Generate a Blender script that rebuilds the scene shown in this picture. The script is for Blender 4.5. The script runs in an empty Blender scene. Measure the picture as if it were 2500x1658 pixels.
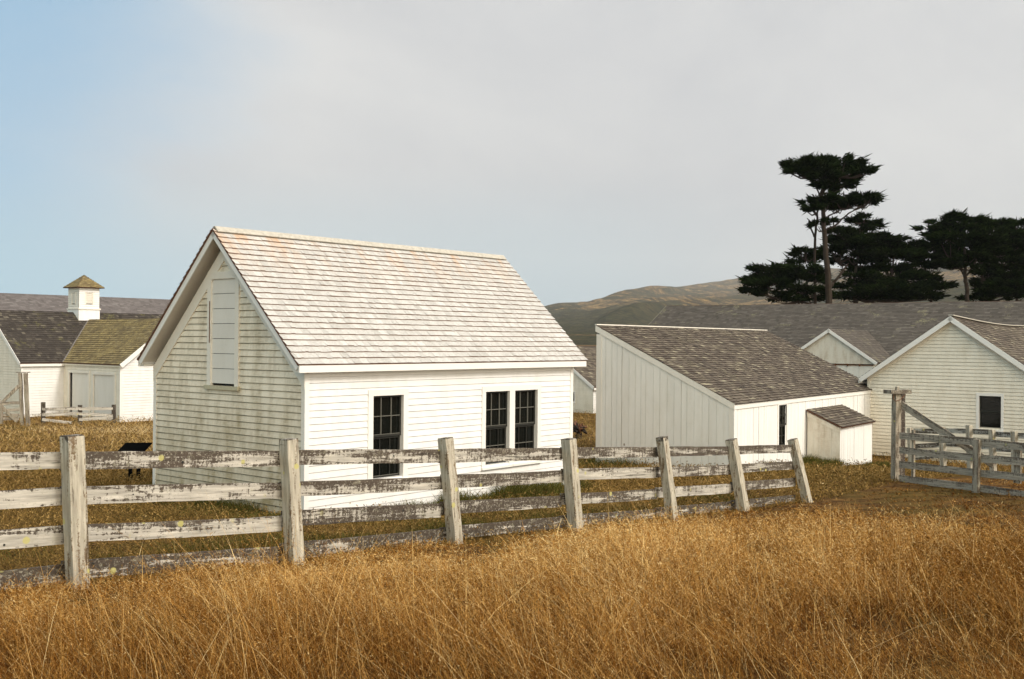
import bpy, math, random
import numpy as np
from mathutils import Vector, Matrix

random.seed(7)
rng = np.random.default_rng(11)
sc = bpy.context.scene
COL = sc.collection
EYE = 4.0                       # camera height in world z; everything is in metres

# ------------------------------------------------------------------ materials
def M(name):
    m = bpy.data.materials.new(name); m.use_nodes = True
    nt = m.node_tree
    b = nt.nodes['Principled BSDF']
    return m, nt, b
def N(nt, t, **kw):
    n = nt.nodes.new(t)
    for k, v in kw.items():
        if k in n.inputs: n.inputs[k].default_value = v
        else: setattr(n, k, v)
    return n
def L(nt, a, b): nt.links.new(a, b)
def mapping(nt, scale, coord='Object', rnd=False):
    tc = N(nt, 'ShaderNodeTexCoord'); mp = N(nt, 'ShaderNodeMapping')
    mp.inputs['Scale'].default_value = scale
    L(nt, tc.outputs[coord], mp.inputs['Vector'])
    if rnd:
        oi = N(nt, 'ShaderNodeObjectInfo'); mu = N(nt, 'ShaderNodeMath', operation='MULTIPLY'); mu.inputs[1].default_value = 57.0
        L(nt, oi.outputs['Random'], mu.inputs[0])
        cb = N(nt, 'ShaderNodeCombineXYZ'); L(nt, mu.outputs[0], cb.inputs[0]); L(nt, mu.outputs[0], cb.inputs[1]); L(nt, mu.outputs[0], cb.inputs[2])
        L(nt, cb.outputs[0], mp.inputs['Location'])
    return mp.outputs[0]
def noise(nt, vec, scale=5, detail=4, rough=.6, dist=0.0):
    n = N(nt, 'ShaderNodeTexNoise'); n.inputs['Scale'].default_value = scale; n.inputs['Detail'].default_value = detail
    n.inputs['Roughness'].default_value = rough; n.inputs['Distortion'].default_value = dist
    L(nt, vec, n.inputs['Vector']); return n.outputs['Fac']
def ramp(nt, fac, stops, interp='LINEAR'):
    r = N(nt, 'ShaderNodeValToRGB'); r.color_ramp.interpolation = interp
    e = r.color_ramp.elements
    while len(e) < len(stops): e.new(.5)
    for i, (p, c) in enumerate(stops):
        e[i].position = p
        e[i].color = (c, c, c, 1) if isinstance(c, (int, float)) else (*c, 1)
    L(nt, fac, r.inputs[0]); return r.outputs[0]
def mix(nt, fac, a, b, mode='MIX'):
    n = N(nt, 'ShaderNodeMix', data_type='RGBA', blend_type=mode)
    for i, v in ((0, fac), (6, a), (7, b)):
        if isinstance(v, bpy.types.NodeSocket): L(nt, v, n.inputs[i])
        elif isinstance(v, (int, float)): n.inputs[i].default_value = v if i == 0 else (v, v, v, 1)
        else: n.inputs[i].default_value = (*v, 1)
    return n.outputs[2]
def mth(nt, op, a, b=None, clamp=False):
    n = N(nt, 'ShaderNodeMath', operation=op); n.use_clamp = clamp
    for i, v in ((0, a), (1, b)):
        if v is None: continue
        if isinstance(v, bpy.types.NodeSocket): L(nt, v, n.inputs[i])
        else: n.inputs[i].default_value = v
    return n.outputs[0]
def attr(nt, name):
    n = N(nt, 'ShaderNodeAttribute'); n.attribute_name = name; return n
def bump(nt, b, h, strength=.3, dist=.01):
    n = N(nt, 'ShaderNodeBump'); n.inputs['Strength'].default_value = strength; n.inputs['Distance'].default_value = dist
    L(nt, h, n.inputs['Height']); L(nt, n.outputs[0], b.inputs['Normal'])
def sepz(nt, coord='Object'):
    tc = N(nt, 'ShaderNodeTexCoord'); s = N(nt, 'ShaderNodeSeparateXYZ'); L(nt, tc.outputs[coord], s.inputs[0]); return s

def paint(name, col, grime=(.42, .38, .26), amount=.35, vertical=True, low=0.0, spots=.0, rough=.65):
    """old white paint: faint board-to-board tone, grime in streaks, more of it low on the wall, a few knots"""
    m, nt, b = M(name)
    v1 = mapping(nt, (1.1, 1.1, .35) if vertical else (1, 1, 1))
    n1 = noise(nt, v1, 3.2, 6, .65)
    f = ramp(nt, n1, [(.42, 0), (.72, 1)])
    v2 = mapping(nt, (3, 3, 26))
    n2 = noise(nt, v2, 1.5, 4, .6)
    f2 = mth(nt, 'MULTIPLY', f, ramp(nt, n2, [(.3, .35), (.7, 1)]))
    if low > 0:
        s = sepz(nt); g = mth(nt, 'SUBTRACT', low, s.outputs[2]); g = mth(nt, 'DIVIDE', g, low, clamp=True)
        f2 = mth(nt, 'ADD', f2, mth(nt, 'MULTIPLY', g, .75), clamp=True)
    f2 = mth(nt, 'MULTIPLY', f2, amount)
    t = attr(nt, 'tint')
    c = mix(nt, t.outputs['Fac'], [x * .95 for x in col], col)
    c = mix(nt, f2, c, grime)
    if spots > 0:
        vo = N(nt, 'ShaderNodeTexVoronoi'); vo.inputs['Scale'].default_value = 1.3
        L(nt, mapping(nt, (1, 1, .7)), vo.inputs['Vector'])
        sp = ramp(nt, vo.outputs['Distance'], [(.030, 1), (.042, 0)])
        c = mix(nt, mth(nt, 'MULTIPLY', sp, spots), c, (.12, .07, .04))
    L(nt, c, b.inputs['Base Color']); b.inputs['Roughness'].default_value = rough
    b.inputs['Specular IOR Level'].default_value = .25
    bump(nt, b, n2, .15, .004)
    return m

def shingle(name, stops, moss=None, mossamt=.0, rust=False, butt=(.13, .075, .05)):
    """per-shingle colour from the 'tint' attribute, streaks down the slope, moss or rust blotches; 'butt' marks end grain"""
    m, nt, b = M(name)
    t = attr(nt, 'tint'); c = ramp(nt, t.outputs['Fac'], stops)
    n1 = noise(nt, mapping(nt, (1, 1, 1)), 2.2, 6, .7)
    c = mix(nt, ramp(nt, n1, [(.3, .16 if rust else .35), (.7, 0)]), c, [x * .62 for x in stops[0][1]])
    fine = noise(nt, mapping(nt, (30, 30, 30)), 1, 3, .6)
    c = mix(nt, .25, c, ramp(nt, fine, [(.3, 0.1), (.7, .75)]), 'OVERLAY')
    if moss:
        n2 = noise(nt, mapping(nt, (1, 1, 1)), 1.3, 8, .75)
        n3 = noise(nt, mapping(nt, (1, 1, 1)), 14, 3, .6)
        f = mth(nt, 'MULTIPLY', ramp(nt, n2, [(.5 - mossamt * .25, 0), (.62, 1)]), ramp(nt, n3, [(.42, 0), (.55, 1)]))
        c = mix(nt, f, c, moss)
    if rust:
        a = attr(nt, 'rust')
        n4 = noise(nt, mapping(nt, (2.2, .4, .4)), 1.6, 5, .7)
        f = mth(nt, 'MULTIPLY', a.outputs['Fac'], ramp(nt, n4, [(.46, 0), (.62, 1)]))
        c = mix(nt, mth(nt, 'MULTIPLY', f, .8), c, (.56, .32, .15))
    bt = attr(nt, 'butt')
    c = mix(nt, bt.outputs['Fac'], c, butt)
    L(nt, c, b.inputs['Base Color']); b.inputs['Roughness'].default_value = .85; b.inputs['Specular IOR Level'].default_value = .2
    bump(nt, b, fine, .25, .004)
    return m

def old_wood(name, paintamt, white=(.70, .655, .57), dark=(.042, .035, .028), lichen=.35, axis='x'):
    """bare weathered timber with worn white paint left in patches, pale and yellow lichen"""
    m, nt, b = M(name)
    sl = (.6, 5, 5) if axis == 'x' else (7, 7, .8)
    fine = (2.5, 38, 38) if axis == 'x' else (38, 38, 2.5)
    big = noise(nt, mapping(nt, sl, rnd=True), 1.7, 7, .68, .4)
    grain = noise(nt, mapping(nt, fine, rnd=True), 1.2, 5, .65)
    flake = noise(nt, mapping(nt, (22, 26, 26), rnd=True), 1.6, 6, .78)
    wood = mix(nt, grain, dark, [dark[0] * 3.2, dark[1] * 3.0, dark[2] * 2.9])
    s = mth(nt, 'ADD', mth(nt, 'MULTIPLY', mth(nt, 'SUBTRACT', big, .5), 1.5), mth(nt, 'MULTIPLY', mth(nt, 'SUBTRACT', flake, .5), .9)); s = mth(nt, 'ADD', s, .5)
    drip = noise(nt, mapping(nt, (13, 2, 1.2) if axis == 'x' else (16, 16, 1.1), rnd=True), 1.3, 5, .7)
    s = mth(nt, 'ADD', s, mth(nt, 'MULTIPLY', mth(nt, 'SUBTRACT', drip, .5), .75))
    s = mth(nt, 'ADD', s, mth(nt, 'MULTIPLY', mth(nt, 'SUBTRACT', grain, .5), .6))
    if axis == 'x':
        zz = sepz(nt).outputs[2]; s = mth(nt, 'SUBTRACT', s, mth(nt, 'MULTIPLY', ramp(nt, mth(nt, 'MULTIPLY', zz, 8.0), [(.0, 0), (.6, 1)]), .17)); s = mth(nt, 'ADD', s, .045)
    pa = attr(nt, 'worn')
    s = mth(nt, 'SUBTRACT', s, mth(nt, 'MULTIPLY', pa.outputs['Fac'], .14))
    f = ramp(nt, s, [(.57 - .28 * paintamt, 0), (.64 - .28 * paintamt, 1)])
    wcol = mix(nt, ramp(nt, noise(nt, mapping(nt, fine, rnd=True), .8, 4, .6), [(.35, 0), (.7, 1)]), [x * .5 for x in white], white)
    c = mix(nt, mth(nt, 'MULTIPLY', f, .92), wood, wcol)
    crack = noise(nt, mapping(nt, (1.2, 30, 30) if axis == 'x' else (30, 30, 1.2), rnd=True), 1.1, 4, .6, .3)
    c = mix(nt, ramp(nt, crack, [(.33, .85), (.39, 0)]), c, dark)
    fleck = noise(nt, mapping(nt, (1, 1, 1), rnd=True), 34, 3, .7)
    c = mix(nt, ramp(nt, fleck, [(.56, 0), (.64, .6)]), c, (.40, .37, .30))
    # grey-green lichen crust
    n5 = noise(nt, mapping(nt, (9, 9, 9), rnd=True), 1.5, 5, .7)
    c = mix(nt, mth(nt, 'MULTIPLY', ramp(nt, n5, [(.55, 0), (.66, 1)]), lichen), c, (.42, .40, .29))
    vo = N(nt, 'ShaderNodeTexVoronoi'); vo.inputs['Scale'].default_value = 3.4; vo.inputs['Randomness'].default_value = 1
    mv = mapping(nt, (1, 1, 1), rnd=True); L(nt, mv, vo.inputs['Vector'])
    wob = mth(nt, 'ADD', vo.outputs['Distance'], mth(nt, 'MULTIPLY', mth(nt, 'SUBTRACT', n5, .5), .1))
    sp = ramp(nt, wob, [(.10, 1), (.13, 0)])
    keep = ramp(nt, noise(nt, mv, 1.1, 2, .5), [(.42, 0), (.5, 1)])
    c = mix(nt, mth(nt, 'MULTIPLY', mth(nt, 'MULTIPLY', sp, keep), .85), c, (.50, .46, .17))
    L(nt, c, b.inputs['Base Color']); b.inputs['Roughness'].default_value = .9; b.inputs['Specular IOR Level'].default_value = .15
    bump(nt, b, mth(nt, 'ADD', grain, mth(nt, 'MULTIPLY', f, .4)), .55, .006)
    return m

def plain(name, col, rough=.8, spec=.3, var=.25, scale=6):
    m, nt, b = M(name)
    n = noise(nt, mapping(nt, (1, 1, 1)), scale, 5, .65)
    c = mix(nt, n, [x * (1 - var) for x in col], [min(1, x * (1 + var)) for x in col])
    L(nt, c, b.inputs['Base Color']); b.inputs['Roughness'].default_value = rough; b.inputs['Specular IOR Level'].default_value = spec
    return m

MAT = {}
MAT['white'] = paint('white_siding_paint', (.85, .84, .82), amount=.26, low=.8)
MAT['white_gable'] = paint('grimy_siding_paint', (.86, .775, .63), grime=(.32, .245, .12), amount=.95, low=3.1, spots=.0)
MAT['trim'] = paint('white_trim_paint', (.82, .775, .69), amount=.2)
MAT['trim_bright'] = paint('bright_trim_paint', (.84, .82, .78), amount=.06)
MAT['door_white'] = paint('cool_white_door_paint', (.76, .73, .67), amount=.2)
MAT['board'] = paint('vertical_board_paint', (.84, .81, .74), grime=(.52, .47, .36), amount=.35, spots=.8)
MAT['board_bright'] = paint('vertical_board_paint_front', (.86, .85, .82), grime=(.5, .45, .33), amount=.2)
MAT['old_white'] = paint('aged_siding_paint', (.86, .80, .68), grime=(.46, .38, .24), amount=.42, low=1.2)
MAT['peel'] = paint('peeling_board_paint', (.76, .71, .61), grime=(.38, .26, .14), amount=.8, spots=.5)
MAT['roof_pale'] = shingle('pale_wood_shingles', [(0, (.45, .435, .41)), (.5, (.52, .505, .48)), (1, (.60, .585, .56))], rust=True, butt=(.25, .16, .115))
MAT['roof_brown'] = shingle('weathered_brown_shingles', [(0, (.056, .045, .036)), (.45, (.122, .099, .077)), (.8, (.205, .170, .128)), (1, (.37, .33, .23))], moss=(.17, .145, .10), mossamt=-.1, butt=(.05, .035, .03))
MAT['roof_dark'] = shingle('dark_barn_shingles', [(0, (.042, .035, .030)), (.7, (.068, .057, .048)), (1, (.15, .13, .10))], moss=(.13, .12, .05), mossamt=-.2, butt=(.03, .022, .02))
MAT['roof_moss'] = shingle('mossy_barn_shingles', [(0, (.11, .08, .045)), (.6, (.19, .145, .075)), (1, (.32, .26, .14))], moss=(.34, .255, .10), mossamt=.45, butt=(.06, .05, .03))
MAT['roof_grey'] = shingle('grey_barn_shingles', [(0, (.070, .060, .050)), (.6, (.105, .090, .075)), (1, (.15, .13, .11))], moss=(.2, .18, .11), mossamt=-.3, butt=(.07, .06, .055))
MAT['roof_mauve'] = shingle('grey_mauve_barn_shingles', [(0, (.12, .105, .10)), (.6, (.165, .145, .14)), (1, (.21, .19, .18))], butt=(.085, .072, .068))
MAT['ridge'] = plain('ridge_board', (.46, .43, .37), .8, .2, .5, 14)
MAT['edge'] = plain('shingle_edge', (.15, .075, .05), .9, .1, .3, 20)
MAT['rail'] = old_wood('fence_rail_wood', .24)
MAT['rail_white'] = old_wood('fence_rail_wood_paler', .78, lichen=.25)
MAT['rail_dark'] = old_wood('fence_rail_wood_darker', .0, dark=(.036, .030, .024))
MAT['post'] = old_wood('fence_post_wood', .92, white=(.64, .585, .47), dark=(.085, .062, .038), axis='z', lichen=.3)
MAT['grey_rail'] = old_wood('grey_pen_rail_wood', .6, white=(.50, .44, .355), dark=(.06, .05, .04), lichen=.55)
MAT['grey_post'] = old_wood('grey_pen_post_wood', .65, white=(.48, .42, .33), dark=(.07, .055, .04), axis='z', lichen=.35)
MAT['dark_post'] = old_wood('dark_post_wood', .0, white=(.2, .17, .14), dark=(.03, .024, .02), axis='z', lichen=.1)
MAT['sash'] = plain('dark_sash_paint', (.022, .022, .018), .6, .3, .4)
MAT['muntin'] = plain('lit_edge_muntin_paint', (.13, .125, .105), .7, .3, .4, 30)  # paler than the sash: light on the top edges put into the colour
MAT['black'] = plain('black_metal_and_dark_gap', (.004, .004, .004), .9, .0, .2)
MAT['sill_moss'] = plain('lichen_sill', (.50, .46, .33), .9, .1, .35, 18)
MAT['rust'] = plain('rusty_iron', (.16, .07, .035), .8, .3, .4, 25)
m, nt, b = M('window_glass'); b.inputs['Base Color'].default_value = (.006, .007, .006, 1); b.inputs['Roughness'].default_value = .09
b.inputs['Specular IOR Level'].default_value = .22
bump(nt, b, noise(nt, mapping(nt, (1, 1, 1)), 3, 2, .5), .1, .02); MAT['glass'] = m

def foliage_mat(name, c0, c1, trans=.25):
    m, nt, b = M(name)
    nt.nodes.remove(b)
    t = attr(nt, 'tint'); c = ramp(nt, t.outputs['Fac'], [(0, c0), (1, c1)])
    d = N(nt, 'ShaderNodeBsdfDiffuse'); tr = N(nt, 'ShaderNodeBsdfTranslucent'); mx = N(nt, 'ShaderNodeMixShader')
    L(nt, c, d.inputs[0]); L(nt, c, tr.inputs[0]); mx.inputs[0].default_value = trans
    L(nt, d.outputs[0], mx.inputs[1]); L(nt, tr.outputs[0], mx.inputs[2])
    L(nt, mx.outputs[0], nt.nodes['Material Output'].inputs[0])
    return m
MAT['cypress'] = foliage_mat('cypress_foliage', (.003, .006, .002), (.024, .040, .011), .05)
MAT['bark'] = plain('cypress_bark', (.042, .032, .025), .95, .1, .5, 3)

def grass_mat(name, stops, trans=.18):
    m, nt, b = M(name); nt.nodes.remove(b)
    t = attr(nt, 'tint'); c = ramp(nt, t.outputs['Fac'], stops)
    d = N(nt, 'ShaderNodeBsdfDiffuse'); tr = N(nt, 'ShaderNodeBsdfTranslucent'); mx = N(nt, 'ShaderNodeMixShader')
    L(nt, c, d.inputs[0]); L(nt, c, tr.inputs[0]); mx.inputs[0].default_value = trans
    L(nt, d.outputs[0], mx.inputs[1]); L(nt, tr.outputs[0], mx.inputs[2])
    L(nt, mx.outputs[0], nt.nodes['Material Output'].inputs[0])
    return m
MAT['dry'] = grass_mat('dry_grass_blades', [(0, (.016, .006, .002)), (.25, (.078, .026, .006)), (.5, (.245, .098, .020)), (.72, (.54, .28, .066)), (.92, (.88, .60, .24)), (1, (.90, .70, .36))])
MAT['turf'] = grass_mat('turf_blades', [(0, (.045, .030, .010)), (.25, (.12, .078, .024)), (.5, (.27, .165, .052)), (.75, (.50, .33, .12)), (1, (.74, .56, .30))])
MAT['green'] = grass_mat('green_grass_blades', [(0, (.035, .04, .010)), (.5, (.085, .085, .02)), (1, (.22, .18, .05))])

# ------------------------------------------------------------------ mesh builder
class MB:
    def __init__(s): s.v = []; s.f = []; s.m = []; s.t = []; s.a = {}; s.mats = []
    def mi(s, mat):
        if mat not in s.mats: s.mats.append(mat)
        return s.mats.index(mat)
    def face(s, pts, mat, tint=.7, **at):
        n = len(s.v); s.v.extend([tuple(p) for p in pts]); s.f.append(tuple(range(n, n + len(pts))))
        s.m.append(s.mi(mat)); s.t.extend([tint] * len(pts))
        for k in set(list(s.a) + list(at)):
            arr = s.a.setdefault(k, [0.0] * n)
            arr.extend([at.get(k, 0.0)] * len(pts))
    def box(s, lo, hi, mat, T=None, tint=None, **at):
        tint = random.random() if tint is None else tint
        x0, y0, z0 = lo; x1, y1, z1 = hi
        c = [(x0, y0, z0), (x1, y0, z0), (x1, y1, z0), (x0, y1, z0), (x0, y0, z1), (x1, y0, z1), (x1, y1, z1), (x0, y1, z1)]
        if T: c = [T(*p) for p in c]
        for q in ((0, 3, 2, 1), (4, 5, 6, 7), (0, 1, 5, 4), (1, 2, 6, 5), (2, 3, 7, 6), (3, 0, 4, 7)):
            s.face([c[i] for i in q], mat, tint, **at)
    def beam(s, a, b, w, h, mat, up=(0, 0, 1), tint=None, seg=1, wob=0.0, **at):
        """a board or post from a to b, w across and h along 'up', with slightly uneven edges"""
        a = Vector(a); b = Vector(b); d = (b - a).normalized(); up = Vector(up)
        side = d.cross(up).normalized(); up2 = side.cross(d).normalized()
        tint = random.random() if tint is None else tint
        rings = []
        for i in range(seg + 1):
            c = a.lerp(b, i / seg)
            r = []
            for sx, sy in ((-1, -1), (1, -1), (1, 1), (-1, 1)):
                r.append(c + side * (sx * w / 2 + random.uniform(-wob, wob)) + up2 * (sy * h / 2 + random.uniform(-wob, wob)))
            rings.append(r)
        for i in range(seg):
            for k in range(4):
                s.face([rings[i][k], rings[i][(k + 1) % 4], rings[i + 1][(k + 1) % 4], rings[i + 1][k]], mat, tint, **at)
        s.face(rings[0][::-1], mat, tint, **at); s.face(rings[-1], mat, tint, **at)
    def tube(s, pts, rad, mat, sides=7, tint=.5, **at):
        pts = [Vector(p) for p in pts]; rings = []
        for i, p in enumerate(pts):
            d = (pts[min(i + 1, len(pts) - 1)] - pts[max(i - 1, 0)]).normalized()
            x = d.cross(Vector((.13, .97, .2))).normalized(); y = d.cross(x)
            rings.append([p + (x * math.cos(k * 2 * math.pi / sides) + y * math.sin(k * 2 * math.pi / sides)) * rad[i] for k in range(sides)])
        for i in range(len(pts) - 1):
            for k in range(sides):
                s.face([rings[i][k], rings[i][(k + 1) % sides], rings[i + 1][(k + 1) % sides], rings[i + 1][k]], mat, tint, **at)
        s.face(rings[-1], mat, tint, **at); s.face(rings[0][::-1], mat, tint, **at)
    def build(s, name, parent=None, loc=None, rot=None, label=None):
        me = bpy.data.meshes.new(name)
        me.from_pydata(s.v, [], s.f)
        for mt in s.mats: me.materials.append(MAT[mt])
        me.polygons.foreach_set('material_index', s.m)
        a = me.attributes.new('tint', 'FLOAT', 'POINT'); a.data.foreach_set('value', s.t)
        for k, arr in s.a.items():
            q = me.attributes.new(k, 'FLOAT', 'POINT'); arr = arr + [0.0] * (len(s.v) - len(arr)); q.data.foreach_set('value', arr)
        me.update()
        o = bpy.data.objects.new(name, me); COL.objects.link(o)
        if parent is not None: o.parent = parent
        if loc is not None: o.location = loc
        if rot is not None: o.rotation_euler = rot
        if label: o['label'] = label
        return o

def thing(name, label, cat, loc=(0, 0, 0), rz=0.0, group=None):
    o = bpy.data.objects.new(name, None); COL.objects.link(o); o.empty_display_size = .3
    o.location = loc; o.rotation_euler = (0, 0, rz); o['label'] = label; o['category'] = cat
    if group: o['group'] = group
    return o
def tag(o, label, cat, group=None, kind=None):
    o['label'] = label; o['category'] = cat
    if group: o['group'] = group
    if kind: o['kind'] = kind

# ------------------------------------------------------------------ terrain height
CP = np.array([
    (0, 0, 2.25), (-3, 5, 2.12), (3, 5, 2.12), (0, -6, 2.6), (-9, 3, 2.2), (9, 3, 2.2), (-14, 9, 1.7), (12, 8, 1.75),
    (-4.1, 9.9, 1.68), (-3.3, 9.0, 1.72), (-2.6, 11.8, 1.53), (-.87, 13.7, 1.39), (.85, 15.6, 1.24), (2.52, 17.4, 1.09), (4.1, 19.3, .97), (5.6, 21.2, .82),
    (6, 13, 1.45), (10, 14, 1.30), (8.9, 24.8, .80), (9.7, 22.3, .92), (14, 18, 1.1), (12, 26, .7),
    (-3.5, 18, .99), (1.33, 23.7, .66), (-7, 21, .90), (-2.2, 26.7, .55), (-8.2, 23.2, .88), (-12, 16, 1.3), (-14, 25, .95),
    (5.6, 26.8, .72), (12.5, 36.6, .27), (2.3, 29.1, .55), (9.5, 30.6, .42), (8.6, 29.6, .50), (16.2, 32.5, .25), (12, 36, .25), (20, 28, .4),
    (-16.7, 45.5, .40), (-20.4, 48.6, .42), (-21.6, 47.2, .42), (-19.2, 42, .50), (-17, 45.8, .42), (-26, 40, .6), (-13, 50, .3),
    (4.3, 56, .22), (2.6, 41.7, .35), (12, 50, .1), (25, 45, .1), (-5, 60, .2), (0, 35, .42), (-10, 35, .6), (30, 30, .3), (-30, 20, 1.2), (-25, 65, .3), (30, 65, 0)])
def _tps_k(r2): return .5 * r2 * np.log(np.maximum(r2, 1e-9))
_n = len(CP); _d2 = ((CP[:, None, :2] - CP[None, :, :2]) ** 2).sum(-1)
_A = np.zeros((_n + 3, _n + 3)); _A[:_n, :_n] = _tps_k(_d2) + np.eye(_n) * 1.5
_A[:_n, _n] = 1; _A[:_n, _n + 1:] = CP[:, :2]; _A[_n, :_n] = 1; _A[_n + 1:, :_n] = CP[:, :2].T
_W = np.linalg.solve(_A, np.concatenate([CP[:, 2], np.zeros(3)]))
def ground_np(x, y):
    x = np.asarray(x, float); y = np.asarray(y, float); out = np.empty(x.shape)
    fx, fy, fo = x.ravel(), y.ravel(), out.ravel()
    for i in range(0, len(fx), 40000):
        a, b_ = fx[i:i + 40000], fy[i:i + 40000]
        r2 = (a[:, None] - CP[None, :, 0]) ** 2 + (b_[:, None] - CP[None, :, 1]) ** 2
        z = _tps_k(r2) @ _W[:_n] + _W[_n] + a * _W[_n + 1] + b_ * _W[_n + 2]
        d = np.hypot(a, b_ - 28); t = np.clip((d - 34) / 45, 0, 1); t = t * t * (3 - 2 * t)
        far = np.where(b_ < 0, 2.0, 0.0)
        z = z * (1 - t) + far * t + .03 * np.sin(a * 1.7 + b_) * np.sin(b_ * 1.3 - a * .6)
        fo[i:i + 40000] = z
    return fo.reshape(x.shape)
def gz(x, y): return float(ground_np(np.array([x]), np.array([y]))[0])

# ground sheet: fine near the camera, coarse to the edge of the haze
def axis_pts(lo, hi, n0, dense_lo, dense_hi):
    c = np.linspace(dense_lo, dense_hi, n0)
    a = dense_lo - np.geomspace(2, dense_lo - lo, 26)[::-1]; b_ = dense_hi + np.geomspace(2, hi - dense_hi, 34)
    return np.concatenate([a, c, b_])
gx = axis_pts(-2900, 6400, 110, -30, 32); gy = axis_pts(-250, 15100, 130, -3, 66)
X, Y = np.meshgrid(gx, gy); Z = ground_np(X, Y)
nx, ny = len(gx), len(gy)
verts = np.stack([X.ravel(), Y.ravel(), Z.ravel()], 1)
idx = (np.arange(ny - 1)[:, None] * nx + np.arange(nx - 1)[None]).ravel()
faces = np.stack([idx, idx + 1, idx + nx + 1, idx + nx], 1)
def np_mesh(name, v, f, mat, tint=None, smooth=False):
    me = bpy.data.meshes.new(name)
    k = f.shape[1]
    me.vertices.add(len(v)); me.vertices.foreach_set('co', v.astype(np.float32).ravel())
    me.loops.add(f.size); me.loops.foreach_set('vertex_index', f.astype(np.int32).ravel())
    me.polygons.add(len(f)); me.polygons.foreach_set('loop_start', np.arange(0, f.size, k, dtype=np.int32))
    me.polygons.foreach_set('loop_total', np.full(len(f), k, dtype=np.int32))
    me.update(calc_edges=True)
    if tint is not None:
        a = me.attributes.new('tint', 'FLOAT', 'POINT'); a.data.foreach_set('value', tint.astype(np.float32))
    me.materials.append(mat)
    if smooth: me.polygons.foreach_set('use_smooth', [True] * len(f))
    o = bpy.data.objects.new(name, me); COL.objects.link(o); return o

m, nt, b = M('dry_pasture_ground')
v = mapping(nt, (1, 1, 1))
n1 = noise(nt, v, .35, 6, .7); n2 = noise(nt, v, 7, 6, .75); n3 = noise(nt, mapping(nt, (1, 2.2, 1)), .9, 5, .7)
c = ramp(nt, n2, [(.3, (.022, .011, .005)), (.48, (.065, .033, .012)), (.62, (.15, .082, .028)), (.76, (.30, .19, .075))])
c = mix(nt, ramp(nt, n3, [(.42, .0), (.7, .55)]), c, (.30, .165, .05))
c = mix(nt, ramp(nt, n1, [(.5, 0), (.62, .55)]), c, (.085, .065, .015))
L(nt, c, b.inputs['Base Color']); b.inputs['Roughness'].default_value = 1; b.inputs['Specular IOR Level'].default_value = .05
bump(nt, b, n2, .8, .06)
g = np_mesh('ground', verts, faces, m, smooth=True); tag(g, 'dry golden brown pasture sloping gently down from the viewer', 'ground', kind='structure')
del g['category']

# ------------------------------------------------------------------ hills
def hill_profile(t):            # t = x/y of the viewing direction, gives the height/distance of the far crest
    xs = [-.45, -.30, -.12, -.02, .033, .044, .072, .105, .129, .153, .186, .222, .30, .40, .48, .62, .8]
    ys = [.0, .0, .006, .020, .0338, .0358, .0395, .050, .054, .0545, .0600, .0640, .071, .078, .088, .09, .08]
    return np.interp(t, xs, ys)
ta = np.linspace(-.42, .78, 520); rr = np.concatenate([np.linspace(230, 1150, 200), np.linspace(1160, 1600, 30)])
TA, RR = np.meshgrid(ta, rr); HX = TA * RR; HY = RR
prof = hill_profile(TA)
def fbm(x, y, s, seed):
    r = np.random.default_rng(seed); o = np.zeros_like(x)
    for k in range(6):
        for _ in range(3):
            a = r.uniform(0, 6.28); p = r.uniform(0, 6.28); f_ = s * 2 ** k * r.uniform(.7, 1.3)
            o += np.sin((x * math.cos(a) + y * math.sin(a)) * f_ + p + 1.5 * np.sin((y * math.cos(a) - x * math.sin(a)) * f_ * .6 + p)) / 2 ** k / 3
    return o
up = np.clip((RR - 260) / (1120 - 260), 0, 1); shape = up ** 1.25
crest = prof * 1120
dn = np.clip((RR - 1120) / 480, 0, 1)
HZ = crest * shape * (1 - dn * .7) + EYE * shape
HZ += fbm(HX, HY, .012, 3) * 5.0 * up * (1 - .75 * np.clip((RR - 950) / 170, 0, 1)) + fbm(HX, HY, .05, 5) * 1.9 * up - np.abs(fbm(HX, HY, .02, 8)) * 3.5 * up
# a nearer spur running down to the left across the foot of the hill
tsp = np.array([.0, .03, .052, .075, .09, .103, .115, .14, .2, .3, .5]); hsp = np.array([.0, 0, .008, .019, .029, .034, .039, .040, .043, .05, .055])
sp = np.interp(TA, tsp, hsp) * 620; wsp = np.exp(-((RR - 620) / 150) ** 2)
HZ = np.maximum(HZ, (sp + EYE) * wsp * 1.0 + fbm(HX, HY, .05, 9) * 1.6 * wsp * (sp > 1)) - .6
SCL = 3.2 * (1 + .6 * np.exp(-((TA - .215) / .085) ** 2)).ravel()      # the middle of the range stands farther back
hv = np.stack([HX.ravel() * SCL, HY.ravel() * SCL, (HZ.ravel() - EYE) * SCL + EYE], 1); n_ = len(ta)
idx = (np.arange(len(rr) - 1)[:, None] * n_ + np.arange(n_ - 1)[None]).ravel()
hf = np.stack([idx, idx + 1, idx + n_ + 1, idx + n_], 1)
m, nt, b = M('coastal_hill_scrub')
v = mapping(nt, (1, 1, 1))
a1 = noise(nt, v, .0030, 8, .74); a2 = noise(nt, v, .016, 9, .88); a3 = noise(nt, v, .05, 5, .85)
c = ramp(nt, a2, [(.43, (.020, .019, .006)), (.5, (.15, .095, .032)), (.56, (.38, .245, .10))])
zz = sepz(nt).outputs[2]; lowg = ramp(nt, mth(nt, 'DIVIDE', zz, 260.0), [(.15, .11), (.55, -.0)])
c = mix(nt, ramp(nt, mth(nt, 'ADD', a1, lowg), [(.50, 0), (.55, .9)]), c, (.052, .050, .017))
c = mix(nt, .6, c, ramp(nt, a3, [(.42, .04), (.58, .75)]), 'OVERLAY')
L(nt, c, b.inputs['Base Color']); b.inputs['Roughness'].default_value = 1; b.inputs['Specular IOR Level'].default_value = 0
bump(nt, b, a2, 1, 14.0)
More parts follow.
